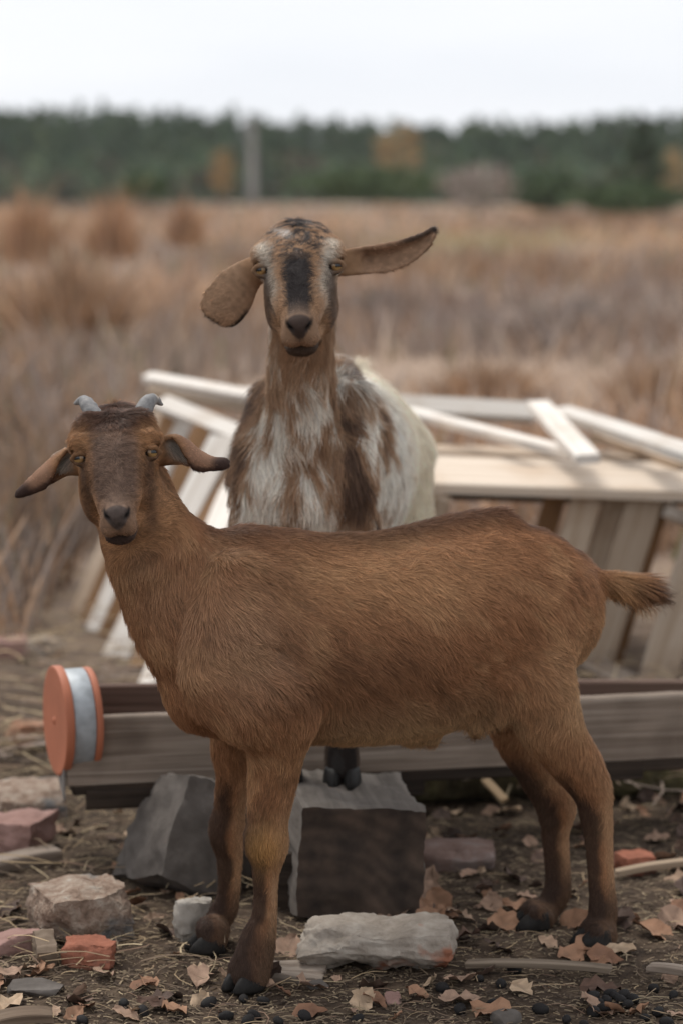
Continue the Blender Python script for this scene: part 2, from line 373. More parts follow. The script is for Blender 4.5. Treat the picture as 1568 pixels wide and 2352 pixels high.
def unit_rows(A, a):
    c, s = math.cos(a), math.sin(a); return np.stack([A[0] * c + A[2] * s, A[1], A[2] * c - A[0] * s])
def head_sdf(F, H, horned, jaw=1.0, jx=.029, nx=.0130, nz=.0070):
    k = H.k; w = H.w
    tube(F, [w(0, -.060, -.006), w(0, -.025, .000), w(0, .015, .002), w(0, .055, -.001), w(0, .092, -.005), w(0, .120, -.006)],
         np.array([.042, .050, .043, .0335, .0255, .0210]) * k, np.array([.038, .042, .042, .036, .028, .0205]) * k, H.S, 0.012)
    ell(F, w(0, .127, .004), np.array([.0150, .0135, .0115]) * k, H.A, 0.006)
    for sx in (-1, 1):
        ell(F, w(sx * .0105, .126, -.0145), np.array([.0125, .0140, .0130]) * k, H.A, 0.005)
        ell(F, w(sx * jx, .018, -.036), np.array([.022, .048, .037 * jaw]) * k, H.A, 0.016)
        ell(F, w(sx * .0405, -.006, .021), np.array([.0165, .024, .0145]) * k, H.A, 0.014)
        if horned: ell(F, w(sx * .026, -.032, .023), np.array([.021, .022, .020]) * k, H.A, 0.010)
    if not horned: ell(F, w(0, -.026, .014), np.array([.042, .030, .019]) * k, H.A, 0.018)
    tube(F, [w(0, -.01, -.050), w(0, .04, -.050), w(0, .085, -.042), w(0, .117, -.038)], np.array([.036, .031, .024, .0185]) * k, np.array([.020, .017, .0125, .0100]) * k, H.S, 0.008)
    for sx in (-1, 1):
        # socket and lids wrapped round the eyeball
        E = w(sx * .0430, .0110, .0110); r = .0121 * k * 1.03
        ell(F, E + H.c * .009 * k + H.S * sx * .003 * k, np.array([.0130, .0150, .0105]) * k, np.stack([H.S, H.c, H.up]), 0.005, cut=True)
        def on(a, b): return E + r * (H.S * sx * a + H.up * b + H.c * math.sqrt(max(0.02, 1 - a * a - b * b)))
        tube(F, [on(-.80, -.10), on(-.45, .30), on(.15, .42), (on(.70, .28)), on(.97, -.05)], np.array([.0020, .0028, .0034, .0034, .003]) * k, np.array([.0020, .0028, .0034, .0034, .003]) * k, H.c, 0.004)
        tube(F, [on(-.80, -.14), on(-.40, -.50), on(.2, -.62), on(.70, -.45), on(.97, -.08)], np.array([.002, .0026, .0028, .0026, .0025]) * k, np.array([.002, .0026, .0028, .0026, .0025]) * k, H.c, 0.004)
        # comma shaped nostrils
        ell(F, w(sx * (nx - .001), .1400, nz - .001), np.array([.0058, .0085, .0036]) * k, unit_rows(H.A, sx * 0.6), 0.002, cut=True)
        ell(F, w(sx * (nx + .0035), .1345, nz + .004), np.array([.0034, .0080, .0045]) * k, H.A, 0.002, cut=True)
    ell(F, w(0, .128, -.0275), np.array([.024, .024, .0020]) * k, H.A, 0.003, cut=True)
    ell(F, w(0, .1430, -.012), np.array([.0013, .0045, .0120]) * k, H.A, 0.002, cut=True)

def eye_mat():
    m, nt, b = new_mat('goat_eye'); lk = nt.links.new
    t = N(nt, 'ShaderNodeTexCoord'); sp = N(nt, 'ShaderNodeSeparateXYZ'); lk(t.outputs['Object'], sp.inputs[0])
    def mth(op, a, b2=None):
        n = N(nt, 'ShaderNodeMath', operation=op)
        for i, x in enumerate((a, b2)):
            if x is None: continue
            if isinstance(x, (int, float)): n.inputs[i].default_value = x
            else: lk(x, n.inputs[i])
        return n.outputs[0]
    x2 = mth('MULTIPLY', sp.outputs[0], sp.outputs[0]); y2 = mth('MULTIPLY', sp.outputs[1], sp.outputs[1]); r = mth('SQRT', mth('ADD', x2, y2))
    n1 = N(nt, 'ShaderNodeTexNoise', Scale=6.0, Detail=4.0); lk(t.outputs['Object'], n1.inputs['Vector'])
    rr = mth('ADD', r, mth('MULTIPLY', mth('SUBTRACT', n1.outputs['Fac'], 0.5), 0.12))
    iris = ramp(nt, [(0.0, (0.24, 0.14, 0.05)), (0.45, (0.32, 0.19, 0.07)), (0.70, (0.19, 0.10, 0.04)), (0.80, (0.015, 0.012, 0.01)), (1.0, (0.06, 0.05, 0.045))]); lk(rr, iris.inputs['Fac'])
    ax, ay = mth('ABSOLUTE', sp.outputs[0]), mth('ABSOLUTE', sp.outputs[1])
    px = mth('LESS_THAN', ax, 0.46); py = mth('LESS_THAN', ay, 0.17); pup = mth('MULTIPLY', px, py)
    mix = N(nt, 'ShaderNodeMixRGB'); lk(pup, mix.inputs['Fac']); lk(iris.outputs[0], mix.inputs['Color1']); mix.inputs['Color2'].default_value = (0.004, 0.004, 0.005, 1)
    lk(mix.outputs[0], b.inputs['Base Color']); b.inputs['Roughness'].default_value = 0.15; b.inputs['Coat Weight'].default_value = 0.2; b.inputs['Coat Roughness'].default_value = 0.03
    return m
EYE = eye_mat()
def add_eye(H, sx, parent, base):
    bm = bmesh.new(); bmesh.ops.create_uvsphere(bm, u_segments=28, v_segments=18, radius=1.0)
    me = bpy.data.meshes.new('eye'); bm.to_mesh(me); bm.free(); me.polygons.foreach_set('use_smooth', [True] * len(me.polygons)); me.materials.append(EYE)
    o = link(bpy.data.objects.new('eye', me)); r = 0.0121 * H.k
    z = unit(H.S * sx * 0.62 + H.c * 0.85 + H.up * 0.02); x = unit(np.cross(H.up, z)); y = np.cross(z, x)
    c = H.w(sx * .0430, .0110, .0110) - np.asarray(base)
    o.parent = parent; o.matrix_basis = Matrix([[x[i] * r, y[i] * r, z[i] * r, c[i]] for i in range(3)] + [[0, 0, 0, 1]]); return o

def loft(pts, radii, seg=14, sub=4, flat=None):
    """round tapered tube as verts, faces"""
    P = crom(pts, sub); r = crom(np.array(radii, float)[:, None], sub)[:, 0]; V = []; Fc = []
    up = np.array([0.13, 0.2, 1.0])
    for i in range(len(P)):
        d = unit(P[min(i + 1, len(P) - 1)] - P[max(i - 1, 0)]); s = unit(np.cross(d, up)); w = np.cross(d, s)
        for j in range(seg):
            a = 2 * math.pi * j / seg; V.append(P[i] + r[i] * (s * math.cos(a) + w * math.sin(a)))
    for i in range(len(P) - 1):
        for j in range(seg): Fc.append((i * seg + j, i * seg + (j + 1) % seg, (i + 1) * seg + (j + 1) % seg, (i + 1) * seg + j))
    Fc.append(tuple(range(seg))[::-1]); Fc.append(tuple((len(P) - 1) * seg + j for j in range(seg)))
    return V, Fc
HORN = rough_mat('horn', [(0.3, (0.15, 0.148, 0.148)), (0.55, (0.25, 0.243, 0.238)), (0.75, (0.36, 0.335, 0.30))], scale=90, rough=0.6, bstr=0.5, bdist=0.001, spots=(60, 0.6, 0.7, (0.5, 0.44, 0.36)))
HOOF = rough_mat('hoof', [(0.3, (0.010, 0.009, 0.008)), (0.7, (0.028, 0.025, 0.023))], scale=80, rough=0.5, bstr=0.3, bdist=0.001)
def add_hoof(pos, fwd, parent, base, s=1.0):
    """cloven hoof: two claws whose soles rest at pos"""
    f = unit([fwd[0], fwd[1], 0]); l = np.array([-f[1], f[0], 0]); up = np.array([0, 0, 1.0]); V = []; Fc = []
    for sx in (-1, 1):
        b0 = len(V); rings = [(0.000, .0115, .027, .000), (0.004, .0120, .0275, .001), (0.012, .0113, .0235, -.001), (0.019, .0100, .0185, -.004), (0.024, .0085, .013, -.006)]
        for (z, wd, ln, sh) in rings:
            for j in range(16):
                a = 2 * math.pi * j / 16; ca, sa = math.cos(a), math.sin(a)
                fx = ln * (ca if ca > 0 else ca * 0.75); lx = wd * math.copysign(abs(sa) ** 0.8, sa) * (1 - 0.45 * max(0, ca) ** 2)
                V.append(np.asarray(pos) + s * (f * (fx + sh + .004) + l * (lx + sx * (0.0135 - 0.0 * ca) - sx * 0.004 * max(0, ca)) + up * z))
        for i in range(len(rings) - 1):
            for j in range(16): Fc.append((b0 + i * 16 + j, b0 + i * 16 + (j + 1) % 16, b0 + (i + 1) * 16 + (j + 1) % 16, b0 + (i + 1) * 16 + j))
        Fc.append(tuple(b0 + j for j in range(16))[::-1]); Fc.append(tuple(b0 + (len(rings) - 1) * 16 + j for j in range(16)))
    return mesh_obj('hoof', V, Fc, HOOF, parent, base=base)

def mixc(a, b, t): t = np.clip(np.asarray(t), 0, 1)[:, None]; return a * (1 - t) + np.asarray(b) * t

# ---------------- brown goat
def brown_goat():
    psi = R(20); f = np.array([-math.cos(psi), -math.sin(psi), 0]); l = np.array([math.sin(psi), -math.cos(psi), 0])
    foot = PZ(572, 2268, 0.0); M = foot - l * 0.062; M[2] = 0
    def G(u, v, lat=0.0):
        d = ray(u, v); t = (lat + (M - CAM) @ l) / (d @ l); return CAM + d * t
    def dep(p): return FPX / (p[1])
    base = np.array([M[0] - f[0] * 0.25, M[1] - f[1] * 0.25, 0.0])
    root = empty('brown_goat', base, 'young brown goat with short grey horns standing side-on before the wooden trough', 'goat')
    F = Field([-0.50, 2.74, -0.01], [0.56, 3.62, 0.80], 0.0028)
    px = 1 / 1760.0
    # trunk: u, top v, bottom v, half width
    T_ = [(472, 1355, 1630, .056), (520, 1252, 1684, .078), (610, 1238, 1704, .094), (730, 1248, 1704, .110), (850, 1246, 1708, .124), (955, 1226, 1690, .126),
          (1055, 1204, 1642, .116), (1140, 1192, 1598, .104), (1205, 1218, 1580, .092), (1262, 1262, 1545, .068), (1302, 1308, 1480, .034)]
    tube(F, [G(u, (a + b) / 2) for u, a, b, w in T_], [w for *_, w in T_], [(b - a) / 2 * px for u, a, b, w in T_], l, 0.02, 4)
    # neck
    Hc = PY(269, 1050, 2.995)
    H = Head(Hc, R(35), R(4.2), R(-3.0), 0.985)
    tube(F, [G(560, 1440), G(468, 1392), G(392, 1310, -.005), G(335, 1222, -.005), H.w(.006, -.045, -.070), H.w(0, -.048, -.028)],
         [.075, .068, .056, .049, .045, .038], [.12, .098, .073, .057, .048, .038], l, 0.035, 4)
    # spine ridge, hip and shoulder muscle
    tube(F, [G(560, 1262), G(720, 1268), G(880, 1260), G(1050, 1218), G(1140, 1205)], [.02] * 5, [.018] * 5, l, 0.03)
    for sg in (1, -1):
        tube(F, [G(575, 1330, sg * .062), G(540, 1450, sg * .080), G(505, 1560, sg * .080)], [.030, .038, .034], [.055, .062, .052], l, 0.016)
        tube(F, [G(500, 1565, sg * .076), G(590, 1600, sg * .086), G(668, 1648, sg * .080)], [.036, .042, .034], [.050, .062, .046], l, 0.012)
    ell(F, G(442, 1585, 0), [.03, .045, .045], None, 0.03)
    # near fore leg
    def leg(nodes, k=0.018, wr=0.82, fur_=5):
        pts = [G(u, v, lat) for u, v, h, lat in nodes]; r = [max(h - fur_, 12) * px for u, v, h, lat in nodes]
        tube(F, pts, [x * wr for x in r], r, l, k, 4)
    leg([(622, 1600, 84, .078), (634, 1690, 74, .074), (630, 1760, 62, .068), (622, 1830, 54, .066), (616, 1890, 49, .064), (616, 1945, 49, .063), (611, 2000, 36, .062), (610, 2060, 31, .061), (606, 2110, 34, .061), (594, 2155, 44, .061), (582, 2205, 50, .061), (573, 2240, 47, .061)])
    ell(F, G(600, 1930, .066), [.021, .021, .030], None, 0.008); ell(F, G(516, 1905, -.090), [.017, .018, .026], None, 0.008); ell(F, G(1290, 1842, -.058), [.013, .013, .022], None, 0.012)
    # far fore leg
    ff = PZ(484, 2168, 0.012); 
    latf = (ff - M) @ l
    leg([(548, 1600, 66, -.062), (534, 1700, 54, -.066), (536, 1770, 44, -.072), (530, 1840, 40, -.08), (526, 1905, 40, -.088), (527, 1950, 37, -.093), (528, 2000, 33, -.10), (526, 2050, 31, -.107), (518, 2085, 36, -.112), (502, 2115, 36, -.116), (492, 2138, 28, latf)])
    # near hind leg
    leg([(1205, 1355, 84, .055), (1222, 1450, 98, .068), (1230, 1550, 97, .074), (1250, 1630, 88, .072), (1285, 1700, 72, .066), (1328, 1762, 62, .06), (1358, 1815, 52, .057), (1368, 1870, 45, .056), (1374, 1930, 40, .055), (1378, 2000, 37, .055), (1382, 2055, 38, .055), (1384, 2095, 41, .055), (1380, 2130, 36, .055), (1377, 2152, 30, .055)], k=0.018, wr=0.66)
    # far hind leg
    leg([(1195, 1380, 80, -.058), (1200, 1500, 90, -.068), (1188, 1600, 84, -.068), (1192, 1680, 70, -.064), (1225, 1755, 58, -.06), (1260, 1825, 50, -.058), (1272, 1880, 42, -.057), (1276, 1950, 38, -.056), (1280, 2010, 37, -.056), (1278, 2048, 40, -.056), (1260, 2084, 37, -.056), (1243, 2106, 29, -.056)], k=0.03, wr=0.66)
    toes = [(G(573, 2240, .061), np.array([G(566, 2262, .061)[0], G(566, 2262, .061)[1], 0]), unit(f + np.array([0.2, -.5, 0]))), (G(490, 2136, latf), np.array([ff[0], ff[1], .004]), f),
            (G(1378, 2140, .055), PZ(1366, 2170, .004), f), (G(1242, 2104, -.056), PZ(1226, 2128, .004), f)]
    for a_, q_, fw_ in toes:
        la = np.array([-fw_[1], fw_[0], 0]); q_ = np.array([q_[0], q_[1], 0])
        for sg in (-1, 1): tube(F, [a_ + la * sg * .006, (a_ + q_) / 2 + la * sg * .010 + np.array([0, 0, .005]), q_ + la * sg * .0115 + np.array([0, 0, .024]), q_ + la * sg * .0115 + fw_ * .004 + np.array([0, 0, .016])], [.017, .0150, .0125, .0105], [.020, .0180, .0150, .012], la, 0.010)
    # flank fold, navel tuft, tail
    tube(F, [G(1150, 1560, .085), G(1140, 1625, .07), G(1090, 1662, .045)], [.02, .016, .012], [.03, .02, .012], l, 0.02)
    tube(F, [G(930, 1690, .02), G(990, 1688, .02), G(1003, 1672, .022)], [.014, .012, .006], [.010, .010, .008], l, 0.012)
    tube(F, [G(1300, 1310), G(1360, 1332), G(1420, 1345), G(1470, 1350), G(1495, 1356)], [.020, .015, .014, .012, .006], [.022, .016, .015, .013, .006], l, 0.018)
    head_sdf(F, H, True)
    # ears: rolled leaves, opening forwards and down at the root
    ears = []
    for side, cs in ((-1, [(186, 1068, 30), (158, 1065, 34), (128, 1081, 33), (100, 1099, 27), (72, 1117, 18), (48, 1132, 8), (41, 1136, 3)]),
                     (1, [(366, 1043, 34), (398, 1039, 38), (430, 1046, 33), (460, 1060, 23), (490, 1066, 13), (514, 1066, 11), (523, 1065, 6)])):
        c = crom(np.array(cs, float), 7); n = len(c); pts = []; rad = []
        for i, (u, v, hv) in enumerate(c):
            s = i / (n - 1); y = Hc[1] + 0.022 + 0.03 * s - (0.02 * max(0, s - .6)); ce = PY(u, v, y); rd = 0.017 * (1 - s) ** 0.6 + 0.003
            g = sstep(0.12, 0.5, s); a0 = R(90 - 10 - 135 * g); a1 = R(225)
            for a in np.linspace(a0, a1, 22):
                pts.append(ce + np.array([0, -math.cos(a) * rd, math.sin(a) * hv * px * 0.94])); rad.append(0.0030)
        sheet(F, pts, np.array(rad), 0.004)
        ears.append([PY(u, v, Hc[1] + .03) for u, v, h in cs])
        e0 = PY(cs[0][0] - side * 22, cs[0][1] - 4, Hc[1] + .02); e1 = PY(cs[1][0], cs[1][1], Hc[1] + .03)
        tube(F, [e0, (e0 + e1) / 2 + np.array([0, .012, 0]), e1 + np.array([0, .014, 0])], [.016, .014, .009], [.016, .015, .012], [0, 1, 0], 0.01)
    V, Q = surface(F); V = relax(V, Q, 1, 0.35)
    tuft_pts = [PY(150, 1048, Hc[1] + .036), PY(160, 1060, Hc[1] + .036), PY(396, 1022, Hc[1] + .036), PY(406, 1034, Hc[1] + .036)]
    def palette(p, nn):
        n1 = fbm(p * np.array([1, 1, 0.7]), 26, 5, 3); n2 = noise3(p, 9, 8)
        c = np.tile(np.array([.352, .168, .082]), (len(p), 1))
        hd_ = unit(-f * .72 + np.array([0, 0, -.72])); ps = p - hd_[None] * (p @ hd_)[:, None] * .8; sk = fbm(ps, 130, 77, 2)
        c = mixc(c, (.50, .29, .15), .55 * sstep(-.1, .9, n1 + .6 * sk)); c = mixc(c, (.15, .070, .034), .7 * sstep(.05, 1.2, -.6 * n1 + .2 * n2 - .8 * sk))
        lat = (p - M) @ l; z = p[:, 2]; s = -((p - M) @ f)
        top = sstep(.45, .9, nn[:, 2]) * sstep(.50, .54, z)
        c = mixc(c, (.12, .058, .034), top * .9 * sstep(.05, .01, np.abs(lat)) )
        c = mixc(c, (.44, .28, .16), .55 * sstep(.38, .30, z) * sstep(.25, .5, z) * 0 + .6 * sstep(.2, .7, -nn[:, 2]) * sstep(.28, .32, z) * sstep(.05, .12, s))
        c = mixc(c, (.44, .285, .185), .55 * np.exp(-((p - G(560, 1470, .11)) ** 2).sum(1) / .006)); c = mixc(c, (.36, .225, .14), .45 * np.exp(-((p - G(330, 1330, .06)) ** 2).sum(1) / .004))
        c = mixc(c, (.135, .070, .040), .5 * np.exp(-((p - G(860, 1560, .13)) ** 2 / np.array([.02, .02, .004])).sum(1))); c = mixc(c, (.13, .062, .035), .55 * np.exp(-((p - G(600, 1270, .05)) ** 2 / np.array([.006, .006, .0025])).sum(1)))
        c = mixc(c, (.52, .31, .16), .45 * np.exp(-((p - G(900, 1330, .10)) ** 2 / np.array([.03, .02, .002])).sum(1))); c = mixc(c, (.62, .41, .22), .75 * np.exp(-((p - G(920, 1695, .05)) ** 2 / np.array([.02, .02, .0012])).sum(1)))  # highlight along the back painted into the coat; belly fur itself is pale
        # buff haunch and breech, lightened further as a painted highlight
        c = mixc(c, (.60, .39, .22), .7 * np.exp(-((s - .46) ** 2 / .006 + (z - .37) ** 2 / .005)))
        # legs: dark fronts, tan backs
        lw = sstep(.30, .20, z); fr = nn @ f
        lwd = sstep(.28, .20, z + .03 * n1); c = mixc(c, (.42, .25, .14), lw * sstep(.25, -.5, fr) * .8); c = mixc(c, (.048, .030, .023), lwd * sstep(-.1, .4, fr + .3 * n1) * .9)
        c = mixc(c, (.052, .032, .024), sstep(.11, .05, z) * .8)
        kn = G(610, 1950, .09); c = mixc(c, (.50, .27, .10), .85 * np.exp(-((p - kn) ** 2).sum(1) / .0009) * sstep(-.2, .3, nn @ l))
        # tail: dark end, cream underside of the root
        tl = G(1500, 1350); c = mixc(c, (.055, .03, .022), .85 * np.exp(-((p - tl) ** 2).sum(1) / .0012)); t2 = G(1400, 1345)
        c = mixc(c, (.45, .27, .13), .7 * np.exp(-((p - t2) ** 2).sum(1) / .0006))
        # head
        q = H.local(p); hd = sstep(.12, .09, np.linalg.norm((q - np.array([0, .03, 0])) / np.array([.85, 1.35, 1.0]), axis=1)) * sstep(-.085, -.06, q[:, 1] * .9 + q[:, 2] * .5)
        x = np.abs(q[:, 0]); y = q[:, 1]; zz = q[:, 2]; frontf = sstep(-.01, .02, zz)
        face = np.tile(np.array([.30, .155, .075]), (len(p), 1))
        face = mixc(face, (.150, .098, .074), .9 * frontf * sstep(.034, .018, x - .10 * np.clip(-y, 0, 1) * 4) * sstep(-.03, .03, y))
        face = mixc(face, (.070, .036, .026), .92 * sstep(.018, -.012, y + .5 * (x - .015)) * sstep(-.01, .02, zz) * sstep(.046, .034, x))
        face = mixc(face, (.36, .185, .085), .8 * np.exp(-((x - .034) ** 2 / .00012 + (y + .004) ** 2 / .0005)) * frontf)
        face = mixc(face, (.075, .042, .030), .65 * np.exp(-((x - (.041 - .10 * (y - .02))) ** 2 / .00005)) * sstep(.012, .03, y) * sstep(.10, .07, y))
        face = mixc(face, (.25, .165, .118), .6 * sstep(.092, .135, y))
        face = mixc(face, (.105, .080, .070), .95 * sstep(.124, .130, y + .3 * (zz - .010)) * sstep(.0020, -.0010, x - .0165 - .9 * np.minimum(zz - .006, 0)) * sstep(-.014, -.009, zz))
        face = mixc(face, (.045, .03, .027), .9 * sstep(-.022, -.028, zz) * sstep(.095, .112, y))
        face = mixc(face, (.04, .026, .022), .9 * np.exp(-((x - .046) ** 2 / .00010 + (y - .014) ** 2 / .00018 + (zz - .010) ** 2 / .00010)))
        face = mixc(face, (.006, .005, .005), 1.2 * np.exp(-((x - .0130) ** 2 / .000030 + (zz - .0070 - .6 * (x - .0130)) ** 2 / .000011)) * sstep(.116, .124, y))  # nostril shade painted in as dark colour over the cut pits
        c = c * (1 - hd[:, None]) + face * (1 + .22 * n1 + .35 * fbm(p, 230, 91, 2)).clip(.35, 2)[:, None] * hd[:, None]
        for e in ears:
            e = np.array(e); dd = np.min(np.linalg.norm(p[:, None] - e[None], axis=2), axis=1); de = np.linalg.norm(p - e[-1], axis=1); d0 = np.linalg.norm(p - e[0], axis=1)
            near = sstep(.04, .03, dd) * sstep(.03, .045, d0)
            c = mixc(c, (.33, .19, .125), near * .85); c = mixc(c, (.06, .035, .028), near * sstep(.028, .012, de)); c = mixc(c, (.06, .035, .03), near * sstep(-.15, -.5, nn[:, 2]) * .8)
        for tp in tuft_pts: c = mixc(c, (.62, .57, .50), .95 * np.exp(-((p - tp) ** 2).sum(1) / .00010))
        return c
    Nn = vnormals(V, Q)
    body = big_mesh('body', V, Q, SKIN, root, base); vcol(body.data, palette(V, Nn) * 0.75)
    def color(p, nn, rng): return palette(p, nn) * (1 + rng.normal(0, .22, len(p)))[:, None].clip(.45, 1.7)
    def length(p):
        q = H.local(p); hd = sstep(.115, .08, np.linalg.norm((q - np.array([0, .04, -.005])) / np.array([.8, 1.2, 1.0]), axis=1)); z = p[:, 2]
        Ln = .0165 + .004 * noise3(p, 12, 3); Ln = Ln * (.45 + .55 * sstep(.12, .34, z)); s = -((p - M) @ f)
        Ln = Ln * (1 - hd) + hd * (.0065 + .0075 * sstep(.03, -.04, q[:, 1]) * sstep(.01, .03, q[:, 2]))
        Ln = np.where((hd > .5) & (q[:, 1] > .122) & (q[:, 2] > -.006) & (np.abs(q[:, 0]) < .018), 0, Ln)
        Ln = np.where((hd > .5) & (q[:, 1] > .105), Ln * .55, Ln)
        for sx in (-1, 1): Ln = Ln * sstep(.009, .017, np.linalg.norm(q - np.array([sx * .047, .018, .0105]), axis=1))
        for e in ears:
            e = np.array(e); dd = np.min(np.linalg.norm(p[:, None] - e[None, 1:], axis=2), axis=1); Ln = Ln * (1 - .78 * sstep(.035, .028, dd))
        for tp in tuft_pts: Ln = Ln + .016 * np.exp(-((p - tp) ** 2).sum(1) / .00008)
        tl = G(1450, 1350); Ln = Ln + .022 * np.exp(-((p - tl) ** 2).sum(1) / .0025)
        return np.where(z < .012, 0, Ln)
    def comb(p, nn):
        z = p[:, 2]; d = np.tile(-f * .72 + np.array([0, 0, -.72]), (len(p), 1))
        s = -((p - M) @ f)
        nk = sstep(.02, -.08, s) * sstep(.42, .5, z); d = mixc(d, np.array([.1, 0, -1.0]), nk * .85)
        d = mixc(d, np.array([.05, 0, -1.0]), sstep(.40, .30, z)); tl = sstep(.555, .60, s) * sstep(.40, .45, z); d = mixc(d, -f + np.array([0, 0, -.28]), tl)
        q = H.local(p); hd = sstep(.115, .09, np.linalg.norm((q - np.array([0, .03, 0])) / np.array([.85, 1.3, 1.0]), axis=1))
        fd = H.S[None] * (np.sign(q[:, 0]) * .75 * sstep(0, .02, np.abs(q[:, 0])))[:, None] + H.N[None] * (np.where(q[:, 1] < .0, .8, -.35))[:, None] - H.T[None] * .4
        d = d * (1 - hd[:, None]) + fd * hd[:, None]
        for tp in tuft_pts: d = mixc(d, np.array([0, -.1, -1.0]), np.exp(-((p - tp) ** 2).sum(1) / .0002))
        for e, sg in zip(ears, (-1, 1)):
            e = np.array(e); dd = np.min(np.linalg.norm(p[:, None] - e[None, 2:], axis=2), axis=1); d = mixc(d, np.array([sg, 0, -.5]), sstep(.035, .028, dd))
        return d
    def weight(c):
        q = H.local(c); hd = sstep(.14, .10, np.linalg.norm(q - np.array([0, .03, 0]), axis=1)); return 1 + 2.6 * hd
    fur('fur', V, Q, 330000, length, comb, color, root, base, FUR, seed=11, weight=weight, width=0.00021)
    for sx, pts in ((-1, [(224, 968, .022), (212, 948, .030), (202, 930, .038), (190, 921, .048), (171, 927, .054)]), (1, [(320, 964, .022), (331, 942, .030), (341, 924, .038), (355, 918, .048), (374, 930, .054)])):
        v_, f_ = loft([PY(u, v, Hc[1] + dy) for u, v, dy in pts], [.0115, .0112, .0098, .0070, .0016], 16, 5)
        v_ = np.array(v_); v_ = v_ + (noise3(v_, 300, 2) * .0006 + np.sin(np.arange(len(v_)) // 16 * 1.9) * .0004)[:, None] * unit([1, 1, 1])
        mesh_obj('horn', v_, f_, HORN, root, base=base)
    for sx in (-1, 1): add_eye(H, sx, root, base)
    for a_, q_, fw_ in toes: add_hoof((q_[0], q_[1], q_[2] if q_[2] > 0 else 0.0), fw_, root, base, 1.05)
    return root, H

